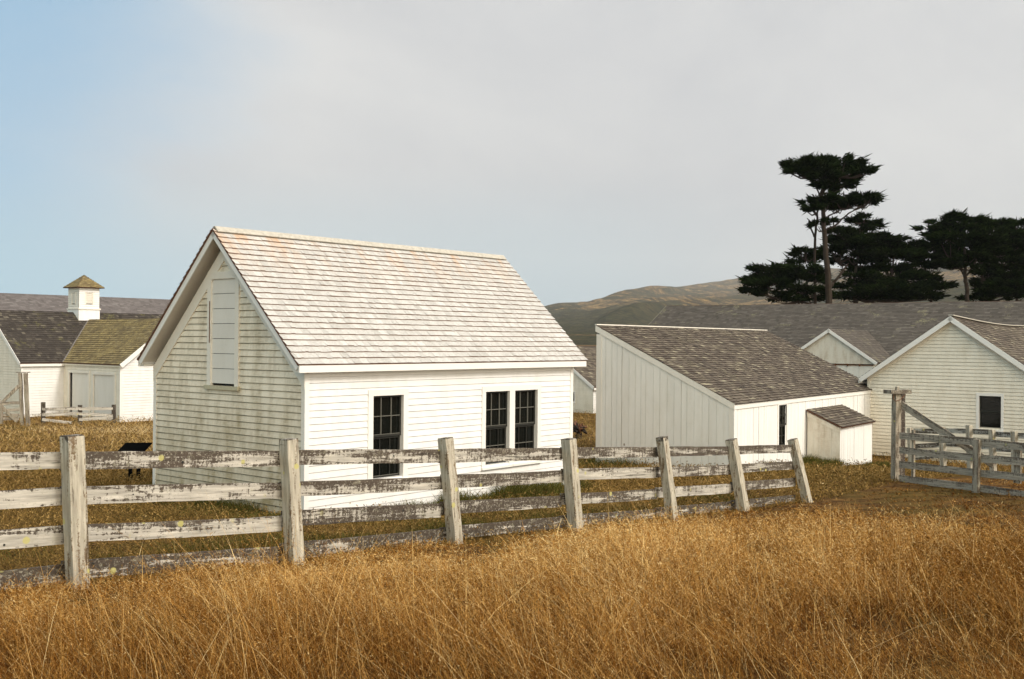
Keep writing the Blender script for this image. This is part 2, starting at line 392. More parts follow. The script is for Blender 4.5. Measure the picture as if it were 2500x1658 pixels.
h = np_mesh('hills', hv, hf, m, smooth=True); tag(h, 'hazy scrub covered coastal hill rising to the right', 'hill', kind='structure'); del h['category']

# ------------------------------------------------------------------ wall and roof helpers (local frame: x along u, y along v, z up)
def wall_frame(kind, L_=0, W_=0):
    """returns T(s, out, z): s runs along the wall, out is outward"""
    if kind == 'front': return lambda s, o, z: (s, -o, z)          # y = 0, facing -v
    if kind == 'left':  return lambda s, o, z: (-o, s, z)          # x = 0, facing -u
    if kind == 'back':  return lambda s, o, z: (s, W_ + o, z)
    if kind == 'right': return lambda s, o, z: (L_ + o, s, z)
def subtract(iv, cuts):
    for a, b_ in cuts:
        out = []
        for p, q in iv:
            if b_ <= p or a >= q: out.append((p, q))
            else:
                if a > p: out.append((p, a))
                if b_ < q: out.append((b_, q))
        iv = out
    return iv
def clap_wall(mb, T, z0, z1, left, right, mat, exp=.117, holes=(), butt=.015, groove=.010, boardlen=3.2):
    """real clapboards: slanted courses with a butt edge and a gap under each; left(z), right(z) give the wall's ends"""
    n = int(math.ceil((z1 - z0) / exp)); phase = random.random()
    for i in range(n):
        za = z0 + i * exp; zb = min(za + exp, z1)
        zt = zb - groove; wav = 0.0
        if zt <= za + .01: zt = (za + zb) / 2
        cuts = [(h[0], h[1]) for h in holes if h[2] < (za + zb) / 2 < h[3]]
        la, ra, lb, rb = left(za), right(za), left(zb), right(zb)
        if ra - la < .02: continue
        if rb < lb: lb = rb = (lb + rb) / 2
        joints = []
        x = la - random.random() * boardlen
        while x < ra: joints.append(x); x += boardlen * random.uniform(.7, 1.2)
        for p, q in subtract([(la, ra)], cuts):
            cs = [p] + [j for j in joints if p + .1 < j < q - .1] + [q]
            for a, b_ in zip(cs[:-1], cs[1:]):
                fa = (a - la) / (ra - la) if a == la else None
                at_ = lb if a == la else a; bt_ = rb if b_ == ra else b_
                at_ = max(at_, lb); bt_ = min(bt_, rb)
                if bt_ < at_: at_ = bt_ = (at_ + bt_) / 2
                t = random.random(); o0 = butt + random.uniform(-.002, .002); g1 = a
                mb.face([T(g1, o0, za + wav), T(b_, o0, za + wav), T(bt_, .003, zt), T(at_, .003, zt)], mat, t)
                mb.face([T(at_, .003, zt), T(bt_, .003, zt), T(bt_, -.03, zt), T(at_, -.03, zt)], mat, 0)
                mb.face([T(at_, -.03, zt), T(bt_, -.03, zt), T(bt_, -.03, zb), T(at_, -.03, zb)], mat, 0)
                mb.face([T(at_, -.03, zb), T(bt_, -.03, zb), T(bt_, butt, zb), T(at_, butt, zb)], mat, 0)
def board_wall(mb, T, x0, x1, z0, top, mat, w=.185, holes=(), gap=.0035, relief=.008):
    """vertical boards of uneven width with narrow open joints; top(x) gives the upper edge"""
    x = x0
    while x < x1 - .01:
        xe = min(x1, x + w * random.uniform(.75, 1.25)); o = random.uniform(0, relief); t = random.random()
        if x1 - xe < .05: xe = x1
        a, b_ = x, xe - gap
        segs = [(z0, None)]
        mid = (a + b_) / 2
        hs = [h for h in holes if h[0] < mid < h[1]]
        if hs: segs = [(z0, hs[0][2]), (hs[0][3], None)]
        for p, q in segs:
            ta_, tb_ = (q, q) if q is not None else (top(a), top(b_))
            mb.face([T(a, o, p), T(b_, o, p), T(b_, o, tb_), T(a, o, ta_)], mat, t)
            mb.face([T(b_, o, p), T(b_, -.025, p), T(b_, -.025, tb_), T(b_, o, tb_)], mat, 0)
            mb.face([T(b_, -.025, p), T(xe, -.025, p), T(xe, -.025, tb_), T(b_, -.025, tb_)], mat, 0)
            mb.face([T(xe, -.025, p), T(xe, o, p), T(xe, o, tb_), T(xe, -.025, tb_)], mat, 0)
        x = xe
def shingle_plane(mb, F, length, run, mat, exp=.15, w=.13, thick=.016, sag=None, rust=False, clip=None, jitter=.006):
    """F(s, r, h): s along the eave, r up the slope from the eave, h above the sheathing.  clip(r) -> (s0, s1)"""
    n = int(math.ceil(run / exp))
    for i in range(n):
        r0 = i * exp; r1 = min(run, r0 + exp); s0, s1 = clip((r0 + r1) / 2) if clip else (0, length)
        if s1 - s0 < .05: continue
        rs = max(0, (r0 - run * .5) / (run * .5)) if rust else 0
        s = s0
        while s < s1 - .005:
            e = min(s1, s + w * random.choice((.6, .8, 1, 1.25, 1.5)) * random.uniform(.9, 1.1)); j = random.uniform(-jitter, jitter) if i else 0
            t = min(1, max(0, random.gauss(.5, .24))); th = thick * random.uniform(.8, 1.25)
            ra = max(0, r0 + j)
            re = min(run, r1 + jitter + .004)
            mb.face([F(s, ra, th), F(e, ra, th), F(e, re, .001), F(s, re, .001)], mat, t, butt=0, rust=rs * rs)
            mb.face([F(s, ra, -.004), F(e, ra, -.004), F(e, ra, th), F(s, ra, th)], mat, t, butt=1, rust=0)
            s = e
def slab(mb, F, length, run, mat, t0=-.05, t1=-.004, x0=0.0, clip=None):
    """solid roof deck below the shingles"""
    c = [F(s, r, h) for h in (t0, t1) for s, r in ((x0, 0), (length, 0), (length, run), (x0, run))]
    for q in ((0, 3, 2, 1), (4, 5, 6, 7), (0, 1, 5, 4), (1, 2, 6, 5), (2, 3, 7, 6), (3, 0, 4, 7)):
        mb.face([c[i] for i in q], mat, .5)
def window_part(parent, T, x0, x1, z0, z1, mun='muntin', cols=3, rows=2, sashes=2, label=None, trim=.10, right=None, reveal=.07, sill=True, tl=None, tr=None, head=.11, trimmat='trim_bright'):
    tl = trim if tl is None else tl; tr = trim if tr is None else tr
    f = MB(); o = .026
    if tl: f.box((x0 - tl, -.02, z0 - .04), (x0, o, z1 + .0), trimmat, lambda a, b_, c: T(a, b_, c))
    if tr: f.box((x1, -.02, z0 - .04), (x1 + tr, o, z1 + .0), trimmat, lambda a, b_, c: T(a, b_, c))
    f.box((x0 - (tl or .0), -.02, z1), (x1 + (tr or .0), o + .002, z1 + head), trimmat, lambda a, b_, c: T(a, b_, c))
    if sill: f.box((x0 - tl - .01, -reveal, z0 - .085), (x1 + tr + .01, o + .03, z0 - .040), trimmat, lambda a, b_, c: T(a, b_, c))
    f.box((x0 - .002, -reveal, z0 - .04), (x1 + .002, -.0, z0), trimmat, lambda a, b_, c: T(a, b_, c))
    for xa, xb in ((x0 - .02, x0), (x1, x1 + .02)): f.box((xa, -reveal - .06, z0), (xb, -.021, z1), trimmat, lambda a, b_, c: T(a, b_, c))
    f.box((x0 - .02, -reveal - .06, z1 + .001), (x1 + .02, -.021, z1 + .02), trimmat, lambda a, b_, c: T(a, b_, c))
    w = f.build('window', parent, label=label)
    hz = (z1 - z0) / sashes
    for k in range(sashes):
        za = z0 + k * hz; zb = za + hz; dp = -reveal + (.030 if k == sashes - 1 and sashes > 1 else 0.0)
        s = MB(); st = .038
        TT = lambda a, b_, c: T(a, b_, c)
        s.box((x0, dp - .03, za), (x0 + st, dp, zb), 'sash', TT); s.box((x1 - st, dp - .03, za), (x1, dp, zb), 'sash', TT)
        s.box((x0 + st, dp - .03, za), (x1 - st, dp + .001, za + .040), 'sash', TT); s.box((x0 + st, dp - .03, zb - st), (x1 - st, dp + .001, zb), 'sash', TT)
        s.box((x0 + st, dp, za + .040), (x1 - st, dp + .004, za + .050), mun, TT)  # pale strip paints a highlight along the bottom rail's top edge
        for c_ in range(1, cols):
            xm = x0 + (x1 - x0) * c_ / cols; s.box((xm - .008, dp - .025, za + .05), (xm + .008, dp - .002, zb - st), 'sash' if k == 0 else mun, TT)
        for r_ in range(1, rows):
            zm = za + hz * r_ / rows; s.box((x0 + st, dp - .025, zm - .008), (x1 - st, dp, zm + .006), mun, TT)
        s.build('sash', w)
        p = MB(); p.box((x0 + .01, dp - .035, za + .01), (x1 - .01, dp - .031, zb - .01), 'glass', TT); p.build('pane', w)
    return w

# ------------------------------------------------------------------ 1. the nearest building: clapboard house with pale shingle roof
TH = .87008
def build_house():
    Lh, Wh = 7.464, 4.602; G0 = .45; OE, OG, OGB = .174, .245, .296
    ZE, ZR = 3.606, 6.022; tan = (ZR - ZE) / (Wh / 2 + OE); cs = 1 / math.hypot(1, tan); sn = tan * cs
    h = thing('clapboard_house', 'nearest white clapboard building with steep pale shingle roof and tall shuttered gable opening', 'building', (-3.4777, 18.0, 0), TH)
    TF, TL = wall_frame('front'), wall_frame('left'); TR, TB = wall_frame('right', Lh, Wh), wall_frame('back', Lh, Wh)
    holes = [(1.53, 2.28, 1.49, 2.99), (4.57, 5.31, 1.49, 2.97), (5.48, 6.23, 1.49, 2.97)]
    wt = 3.44
    w = MB(); clap_wall(w, TF, G0, wt, lambda z: .06, lambda z: Lh - .06, 'white', holes=holes, groove=.0075, butt=.014); w.build('front_wall', h)
    rl = lambda z: max(.06, (z - wt) / tan - .02 + .0); rr_ = lambda z: min(Wh - .06, Wh - (z - wt) / tan + .02)
    apex = wt + Wh / 2 * tan
    w = MB(); clap_wall(w, TL, G0 + .2, apex - .12, rl, rr_, 'white_gable', holes=[(1.90, 2.78, 3.12, 5.12)], groove=.018, butt=.021)
    w.box((.02, -.02, G0 - .1), (Wh - .02, .028, G0 + .2), 'white_gable', lambda a, b_, c: TL(a, b_, c))
    w.build('gable_wall', h, label='shaded grimy clapboard gable wall')
    w = MB(); clap_wall(w, TB, G0, wt, lambda z: .06, lambda z: Lh - .06, 'white'); w.build('rear_wall', h)
    w = MB(); clap_wall(w, TR, G0, apex - .12, rl, rr_, 'white'); w.build('gable_wall', h)
    # corner boards
    for (x, y) in ((0, 0), (Lh, 0), (0, Wh), (Lh, Wh)):
        c = MB(); sx = 1 if x == 0 else -1; sy = 1 if y == 0 else -1
        xa, xb = sorted((x - sx * .022, x + sx * .075)); ya, yb = sorted((y - sy * .022, y + sy * .0))
        c.box((xa, ya, G0 - .1), (xb, yb, wt + (.0 if y == 0 else 0)), 'trim_bright', tint=.8)
        xa, xb = sorted((x - sx * .022, x)); ya, yb = sorted((y + sy * .001, y + sy * .075))
        c.box((xa, ya, G0 - .1), (xb, yb, wt), 'trim', tint=.5)
        c.build('corner_board', h)
    # roof: two slopes
    run = (Wh / 2 + OE) / cs; LL = Lh + OG + OGB
    FS = lambda s, r, t: (s - OG, -OE + r * cs - t * sn, ZE - .035 + r * sn + t * cs)
    FN = lambda s, r, t: (s - OG, Wh + OE - r * cs + t * sn, ZE - .035 + r * sn + t * cs)
    XS = lambda F_: (lambda s, r, t: F_(s - .045, r, t))
    r = MB(); shingle_plane(r, XS(FS), LL + .09, run - .03, 'roof_pale', exp=.146, w=.105, thick=.024, rust=True, jitter=.005)
    shingle_plane(r, XS(FN), LL + .09, run - .03, 'roof_pale', exp=.146, w=.16, thick=.022, jitter=.012)
    for F in (FS, FN): slab(r, F, LL + .045, run + .0, 'edge', -.020, -.002, x0=-.045)
    for F in (FS, FN): slab(r, F, LL - .012, run - .01, 'trim', -.050, -.021, x0=.012)
    rf = r.build('roof', h)
    c = MB()
    for F in (FS, FN):
        x = 0.0
        while x < LL:
            e = min(LL, x + random.uniform(2.0, 2.9)); q = [F(a, r_, t) for t in (.024, .046) for a, r_ in ((x, run - .125), (e - .004, run - .125), (e - .004, run + .016), (x, run + .016))]
            tt = random.random()
            for ff in ((4, 5, 6, 7), (0, 1, 5, 4), (1, 2, 6, 5), (3, 0, 4, 7)): c.face([q[i] for i in ff], 'ridge', tt)
            x = e
    c.build('ridge_cap', rf)
    # bargeboards along the rakes, soffit is the deck underside
    for side, xo in (('near', -OG), ('far', Lh + OGB)):
        for F in (FS, FN):
            c = MB(); s0, s1 = (-.022, .0) if side == 'near' else (LL, LL + .022)
            q = [F(a, r_, t) for t in (-.125, -.005) for a, r_ in ((s0, -.0), (s1, -.0), (s1, run + (.0)), (s0, run))]
            for ff in ((0, 3, 2, 1), (4, 5, 6, 7), (0, 1, 5, 4), (1, 2, 6, 5), (2, 3, 7, 6), (3, 0, 4, 7)): c.face([q[i] for i in ff], 'trim_bright', .5)
            c.build('bargeboard', h)
    # fascias along the eaves and frieze boards below
    for F, yw, sg in ((FS, 0, -1), (FN, Wh, 1)):
        c = MB(); ya, yb = sorted((yw + sg * (OE - .022), yw + sg * (OE + .004)))
        c.box((-OG - .02, ya, ZE - .165), (Lh + OGB, yb, ZE - .045), 'trim_bright', tint=.8); c.build('fascia', h)
        c = MB(); ya, yb = sorted((yw + sg * .0, yw + sg * (OE - .023)))
        c.box((-OG, ya, ZE - .150), (Lh + OGB, yb, ZE - .128), 'trim', tint=.3); c.build('soffit', h)
        c = MB(); ya, yb = sorted((yw, yw + sg * .026))
        c.box((-.02, ya, wt - .08), (Lh + .02, yb, ZE - .152), 'trim_bright', tint=.8); c.build('frieze_board', h)
    # raking frieze on both gables
    for TT, off in ((TL, 0), (TR, 0)):
        for mir in (0, 1):
            c = MB(); d = .20
            zt = lambda s: wt + .02 + s * tan
            pts = [(-.02, zt(-.02)), (Wh / 2, zt(Wh / 2)), (Wh / 2, zt(Wh / 2) - d / cs), (.10, zt(.1) - d / cs), (-.02, zt(-.02) - d / cs)]
            if mir: pts = [(Wh - a, b_) for a, b_ in pts]
            fr = [TT(a, .030, b_) for a, b_ in pts]; bk = [TT(a, -.01, b_) for a, b_ in pts]
            c.face(fr, 'trim', .6)
            for i in range(5): c.face([fr[i], fr[(i + 1) % 5], bk[(i + 1) % 5], bk[i]], 'trim', .6)
            c.build('rake_board', h)
    # windows
    window_part(h, TF, *holes[0], trim=.12, label='single sash window left of the pair')
    window_part(h, TF, *holes[1], tl=.11, tr=.085, label='left window of the pair')
    window_part(h, TF, *holes[2], tl=.085, tr=.11, label='right window of the pair')
    # hay door
    d = MB(); x0, x1, z0, z1 = 1.955, 2.695, 3.17, 5.09
    zz = z0
    for k in range(7):
        ze = zz + (z1 - z0) / 7; o = random.uniform(.004, .010)
        d.box((x0, -.03, zz + .010), (x1, o, ze), 'door_white', lambda a, b_, c: TL(a, b_, c)); zz = ze
    d.box((x0, -.05, z0), (x1, -.031, z1), 'sash', lambda a, b_, c: TL(a, b_, c))
    hd = d.build('hay_door', h, label='tall narrow boarded gable door')
    d = MB()
    for a, b_ in ((x0 - .115, x0), (x1, x1 + .115)): d.box((a, -.03, z0 - .03), (b_, .036, z1), 'trim', lambda p, q, c: TL(p, q, c))
    d.box((x0 - .115, -.03, z1), (x1 + .115, .038, z1 + .13), 'trim', lambda p, q, c: TL(p, q, c)); d.build('frame', hd)
    d = MB(); d.box((x0 - .15, -.02, z0 - .10), (x1 + .15, .075, z0 - .032), 'sill_moss', lambda p, q, c: TL(p, q, c)); d.build('sill', hd)
    d = MB(); d.box((x1 + .02, .0365, z0 + .75), (x1 + .045, .040, z1 - .40), 'rust', lambda p, q, c: TL(p, q, c)); d.build('rusty_strap', hd)
build_house()

# ------------------------------------------------------------------ 2. board shed with single-slope brown roof
def build_shed():
    Ls, Ws = 12.03, 4.0; ZE, ZR = 2.496, 4.451; tan = (ZR - ZE) / Ws; cs = 1 / math.hypot(1, tan); sn = tan * cs
    h = thing('board_shed', 'long low white board shed with one sloping brown shingle roof', 'shed', (5.576, 26.8, 0), .954)
    TF, TL = wall_frame('front'), wall_frame('left'); TB, TR = wall_frame('back', Ls, Ws), wall_frame('right', Ls, Ws)
    top = lambda x: ZE - .05 + x * tan
    w = MB(); board_wall(w, TF, .08, Ls - .06, .0, lambda x: ZE - .05, 'board_bright', holes=[(2.95, 3.56, 1.15, 2.31)]); w.build('front_wall', h)
    w = MB(); board_wall(w, TL, .06, Ws - .1, .2, top, 'board', relief=.014); w.build('side_wall', h, label='shaded side wall of worn vertical boards')
    w = MB(); board_wall(w, TR, 0, Ws, .0, top, 'board'); w.build('side_wall', h)
    w = MB(); board_wall(w, TB, 0, Ls, .2, lambda x: ZR - .06, 'board'); w.build('rear_wall', h)
    c = MB(); c.box((-.02, -.02, .1), (.10, .0, ZE - .10), 'trim_bright', tint=.9); c.box((-.022, .001, .1), (.0, .13, ZE - .1 + .03), 'trim', tint=.4); c.build('corner_board', h)
    c = MB(); c.box((-.022, Ws - .16, .1), (.0, Ws, ZR - .25), 'trim', tint=.4); c.build('corner_board', h)
    c = MB(); c.box((Ls - .09, -.022, .0), (Ls, .0, ZE - .10), 'trim_bright', tint=.9); c.build('corner_board', h)
    # trim under the roof edge
    c = MB(); c.box((-.03, -.032, ZE - .17), (Ls + .03, .0, ZE - .020), 'trim_bright', tint=.9); c.build('fascia', h)
    for TT in (TL, TR):
        c = MB(); pts = [(-.03, ZE - .02 - .01), (Ws + .03, ZE - .02 - .01 + (Ws + .03) * tan), (Ws + .03, ZE - .19 + (Ws + .03) * tan), (-.03, ZE - .19)]
        fr = [TT(a, .034, b_) for a, b_ in pts]; bk = [TT(a, -.0, b_) for a, b_ in pts]; c.face(fr, 'trim', .8)
        for i in range(4): c.face([fr[i], fr[(i + 1) % 4], bk[(i + 1) % 4], bk[i]], 'trim', .8)
        c.build('bargeboard', h)
    run = (Ws + .06) / cs
    F = lambda s, r, t: (s - .035, -.06 + r * cs - t * sn, ZE - .045 + r * sn + t * cs - .035 * math.sin(math.pi * min(1, max(0, r / run))) * math.sin(math.pi * s / Ls))
    r = MB(); shingle_plane(r, F, Ls + .07, run, 'roof_brown', exp=.125, w=.15, thick=.022, jitter=.02)
    slab(r, lambda s, r_, t: (s - .03, -.05 + r_ * cs - t * sn, ZE - .05 + r_ * sn + t * cs), Ls + .06, run - .02, 'edge', -.075, -.052)
    rf = r.build('roof', h)
    for _ in range(0): pass
    c = MB(); c.beam((-.04, Ws + .01, ZR + .012), (Ls + .04, Ws + .01, ZR + .012), .06, .03, 'trim', tint=.8); c.build('ridge_board', rf)
    window_part(h, TF, 2.97, 3.55, 1.16, 2.30, mun='sash', cols=2, rows=2, sashes=2, trim=.07, head=.0 + .02, sill=True, reveal=.012)
    # storage box with its own lid roof, built against the front wall
    bx = thing('storage_box_shed', 'knee high white board box with brown shingle lid built against the shed front', 'shed',
               (5.576 + 5.12 * math.cos(.954), 26.8 + 5.12 * math.sin(.954), 0), .954)
    D, LL, z1, z0 = 1.0, 3.0, 2.04, 1.60; tn = (z1 - z0) / D
    TFb = lambda s, o, z: (s, -D - o, z); TLb = lambda s, o, z: (-o, -D + s, z); TRb = lambda s, o, z: (LL + o, -D + s, z)
    w = MB(); board_wall(w, TFb, 0, LL, .2, lambda x: z0, 'board_bright'); w.build('front_wall', bx)
    for TT in (TLb, TRb):
        w = MB(); board_wall(w, TT, 0.0, D - .04, .2, lambda x: z0 + x * tn - .02, 'peel', w=.2)
        pts = [(-.01, z0 - .01), (D - .04, z1 - .02), (D - .04, z1 - .17), (-.01, z0 - .16)]
        fr = [TT(a, .026, b_) for a, b_ in pts]; bk = [TT(a, 0, b_) for a, b_ in pts]; w.face(fr, 'peel', .7)
        for i in range(4): w.face([fr[i], fr[(i + 1) % 4], bk[(i + 1) % 4], bk[i]], 'peel', .4)
        w.build('end_panel', bx, label='peeling end panel' if TT is TLb else None)
    cs2 = 1 / math.hypot(1, tn); sn2 = tn * cs2; run2 = (D + .06) / cs2
    Fb = lambda s, r, t: (s - .07, -D - .09 + r * cs2 - t * sn2, z0 + .02 + r * sn2 + t * cs2)
    r = MB(); shingle_plane(r, Fb, LL + .14, run2, 'roof_brown', exp=.125, w=.14, thick=.022, jitter=.012); slab(r, Fb, LL + .13, run2 - .01, 'edge', -.035, -.004, x0=.01); r.build('lid', bx)
    w = MB(); w.box((.35, -D * .35, 1.15), (.36, -D * .35, 1.16), 'rust'); 
build_shed()

# ------------------------------------------------------------------ generic gabled building (ridge along local x)
def gable_roof(h, Lg, Wg, ze, zr, oe, og, mat, exp=.15, w=.15, name='roof', sag=0.0, bargemat='trim_bright', ogb=None, near_only=False, fascia=True, ridgecap=False, thick=.018):
    ogb = og if ogb is None else ogb
    tan = (zr - ze) / (Wg / 2 + oe); cs = 1 / math.hypot(1, tan); sn = tan * cs; run = (Wg / 2 + oe) / cs; LL = Lg + og + ogb
    sg = lambda s, r: -sag * math.sin(math.pi * min(1, max(0, s / LL))) * (r / run)
    FS = lambda s, r, t: (s - og, -oe + r * cs - t * sn, ze + r * sn + t * cs + sg(s, r))
    FN = lambda s, r, t: (s - og, Wg + oe - r * cs + t * sn, ze + r * sn + t * cs + sg(s, r))
    r_ = MB()
    shingle_plane(r_, FS, LL, run, mat, exp=exp, w=w, thick=thick)
    if not near_only: shingle_plane(r_, FN, LL, run, mat, exp=exp, w=w * 2, thick=thick)
    else: slab(r_, FN, LL, run, 'edge', -.003, .012)
    nseg = 8 if sag else 1
    for F in (FS, FN):
        for k in range(nseg):
            a, b_ = LL * k / nseg, LL * (k + 1) / nseg
            slab(r_, F, b_, run, 'edge', -.05, -.004, x0=a)
    rf = r_.build(name, h)
    if ridgecap:
        c = MB()
        for k in range(12):
            a, b_ = LL * k / 12, LL * (k + 1) / 12
            c.beam(FS(a, run, .03), FS(b_, run, .03), .16, .03, 'ridge', tint=.6)
        c.build('ridge_cap', rf)
    for s0, s1 in ((-.022, 0), (LL, LL + .022)):
        for F in (FS, FN):
            c = MB(); q = [F(a, rr2, t) for t in (-.15, -.002) for a, rr2 in ((s0, 0), (s1, 0), (s1, run), (s0, run))]
            for ff in ((0, 3, 2, 1), (4, 5, 6, 7), (0, 1, 5, 4), (1, 2, 6, 5), (2, 3, 7, 6), (3, 0, 4, 7)): c.face([q[i] for i in ff], bargemat, .7)
            c.build('bargeboard', h)
    if fascia:
        for yw, s_ in ((-oe, 1), (Wg + oe, -1)):
            c = MB(); ya, yb = sorted((yw, yw + s_ * .03)); c.box((-og, ya, ze - .16), (Lg + ogb, yb, ze - .052), bargemat, tint=.7); c.build('fascia', h)
    return tan
# 3. gabled clapboard building at the right
def build_right_house():
    Lg, Wg = 13.0, 5.484; ze, zr = 2.831, 4.909; h = thing('gabled_outbuilding', 'weathered clapboard building at the right edge with one dark window in its gable', 'building', (16.199, 32.47, 0), .87)
    tan = gable_roof(h, Lg, Wg, ze, zr, .25, .2, 'roof_brown', exp=.14, sag=.22, ridgecap=True)
    TL, TF = wall_frame('left'), wall_frame('front'); wt = ze + .25 * tan - .05
    rl = lambda z: max(.05, (z - wt) / tan); rr_ = lambda z: min(Wg - .05, Wg - (z - wt) / tan)
    hole = (1.247, 1.90, 1.37, 2.39)
    w = MB(); clap_wall(w, TL, .05, wt + Wg / 2 * tan - .05, rl, rr_, 'old_white', exp=.113, holes=[hole], groove=.014, butt=.018); w.build('gable_wall', h)
    for TT, nm in ((TF, 'front_wall'), (wall_frame('back', Lg, Wg), 'rear_wall')):
        w = MB(); clap_wall(w, TT, .05, wt, lambda z: .0, lambda z: Lg, 'old_white', exp=.113); w.build(nm, h)
    w = MB(); clap_wall(w, wall_frame('right', Lg, Wg), .05, wt + Wg / 2 * tan - .05, rl, rr_, 'old_white', exp=.226); w.build('gable_wall', h)
    for y in (0, Wg):
        c = MB(); ya, yb = (-.02, .07) if y == 0 else (Wg - .07, Wg + .02); c.box((-.022, ya, .0), (.0, yb, wt), 'old_white', tint=.9); c.build('corner_board', h)
    for mir in (0, 1):
        c = MB(); d = .2; pts = [(-.02, wt - .02 * tan), (Wg / 2, wt + Wg / 2 * tan), (Wg / 2, wt + Wg / 2 * tan - d), (-.02, wt - d)]
        if mir: pts = [(Wg - a, b_) for a, b_ in pts]
        fr = [TL(a, .03, b_) for a, b_ in pts]; bk = [TL(a, -.01, b_) for a, b_ in pts]; c.face(fr, 'old_white', .8)
        for i in range(4): c.face([fr[i], fr[(i + 1) % 4], bk[(i + 1) % 4], bk[i]], 'old_white', .8)
        c.build('rake_board', h)
    window_part(h, TL, *hole, mun='sash', cols=1, rows=1, sashes=2, trim=.085, head=.09)
build_right_house()

# 4. long grey-roofed barn behind, with a cross gable
def build_long_barn():
    th = math.radians(55); u = np.array([math.cos(th), math.sin(th), 0]); v = np.array([-math.sin(th), math.cos(th), 0])
    R = np.array([9.136, 63.0, 6.132]); tan = .52
    Lb = 46.0
    # local x runs along -v (to the right and nearer), so the near slope faces the viewer
    rz = math.atan2(-v[1], -v[0]); W = 12.0
    base = R - u * (W / 2 + .3)            # near-side eave line's left end
    h = thing('long_barn', 'long low barn with broad grey shingle roof behind the board shed', 'barn', (base[0] + u[0] * .3, base[1] + u[1] * .3, 0), rz)
    ze = R[2] - (W / 2 + .3) * tan
    # in this frame local +y = rotate(x) ; check side
    gable_roof(h, Lb, W, ze, R[2], .3, .05, 'roof_grey', exp=.16, w=.22, near_only=True, bargemat='sill_moss', thick=.012)
    for nm, TT, ex in (('front_wall', wall_frame('front'), .2),):
        w = MB(); clap_wall(w, TT, -.3, ze + .1, lambda z: 0, lambda z: Lb, 'old_white', exp=ex); w.build(nm, h)
    rl = lambda z: max(.0, (z - ze - .1) / tan); rr_ = lambda z: min(W, W - (z - ze - .1) / tan)
    for TT in (wall_frame('left'), wall_frame('right', Lb, W)):
        w = MB(); clap_wall(w, TT, -.3, ze + .1 + W / 2 * tan - .1, rl, rr_, 'old_white', exp=.2); w.build('gable_wall', h)
    w = MB(); clap_wall(w, wall_frame('back', Lb, W), -.3, ze + .1, lambda z: 0, lambda z: Lb, 'old_white', exp=.3); w.build('rear_wall', h)
    # cross gable wing: apex at (14.44, 48.75, 4.66); ridge runs along u; build it as parts of the barn in world coordinates
    ap = np.array([14.437, 48.751, 4.663]); inv = Matrix.Rotation(-rz, 3, 'Z')
    def loc(p): q = inv @ (Vector(p) - Vector(h.location)); return tuple(q)
    t2 = (4.663 - 3.72) / 1.39; half = 2.10; ln = 9.0
    Tw = lambda s, o, z: loc(ap + v * s - u * (o - .12) + np.array([0, 0, z - ap[2]]))
    w = MB(); board_wall(w, Tw, -half + .1, half - .1, 3.08, lambda x: 4.60 - abs(x) * t2, 'peel', w=.2)
    board_wall(w, Tw, -half + .1, half - .1, -.1, lambda x: 3.02, 'board', w=.2); w.build('wing_gable_wall', h)
    w = MB(); w.box((-half + .1, .02, 3.015), (half - .1, .05, 3.05), 'rust', Tw)
    for s in np.arange(-1.4, 1.5, .55): w.box((s - .025, .05, 2.97), (s + .025, .08, 3.09), 'rust', Tw)
    w.build('door_track', h)
    r = MB()
    for sg in (1, -1):
        c2 = 1 / math.hypot(1, t2); s2 = t2 * c2; run = (half + .12) / c2
        F = lambda s, rr2, t, sg=sg: loc(ap + u * (s) + v * sg * (half + .12 - rr2 * c2 + t * s2) + np.array([0, 0, -(half + .12) * t2 + rr2 * s2 + t * c2 + .0]))
        shingle_plane(r, F, ln, run, 'roof_grey', exp=.15, w=.2, thick=.012); slab(r, F, ln, run, 'edge', -.04, -.003)
        q = [F(a, rr2, t) for t in (-.13, .0) for a, rr2 in ((-.03, 0), (0, 0), (0, run), (-.03, run))]
        bb = MB()
        for ff in ((0, 3, 2, 1), (4, 5, 6, 7), (0, 1, 5, 4), (1, 2, 6, 5), (2, 3, 7, 6), (3, 0, 4, 7)): bb.face([q[i] for i in ff], 'trim_bright', .7)
        bb.build('bargeboard', h)
        for kk in (1,):
            w = MB(); Ts = lambda s, o, z, sg=sg: loc(ap + u * s + v * sg * (half - .1 + o) + np.array([0, 0, z - ap[2]]))
            clap_wall(w, Ts, -.1, 3.2, lambda z: .1, lambda z: ln, 'old_white', exp=.2); w.build('wing_side_wall', h)
    r.build('wing_roof', h)
build_long_barn()

# 5. small far building seen between house and shed
def build_far_barn():
    h = thing('distant_shed', 'small far clapboard shed seen in the gap between the two nearest buildings', 'shed', (4.269, 56.0, 0), .87)
    Lg, Wg, ze = 7.0, 2.9 * 2, 1.62; tan = (2.70 - 1.62) / 1.56; zr = ze + (Wg / 2 + .15) * tan * 1.0
    gable_roof(h, Lg, Wg, ze, zr, .15, .1, 'roof_brown', exp=.16, w=.2)
    TL = wall_frame('left'); wt = ze + .12 * tan; rl = lambda z: max(.0, (z - wt) / tan); rr_ = lambda z: min(Wg, Wg - (z - wt) / tan)
    w = MB(); clap_wall(w, TL, .0, wt + Wg / 2 * tan - .05, rl, rr_, 'old_white', holes=[(1.2, 1.6, .8, 1.30)]); w.build('gable_wall', h)
    for nm, TT in (('front_wall', wall_frame('front')), ('rear_wall', wall_frame('back', Lg, Wg))):
        w = MB(); clap_wall(w, TT, .0, wt, lambda z: 0, lambda z: Lg, 'white'); w.build(nm, h)
    w = MB(); clap_wall(w, wall_frame('right', Lg, Wg), .0, wt + Wg / 2 * tan - .05, rl, rr_, 'old_white'); w.build('gable_wall', h)
    window_part(h, TL, 1.2, 1.6, .80, 1.30, cols=1, rows=1, sashes=1, trim=.05, head=.05)
build_far_barn()

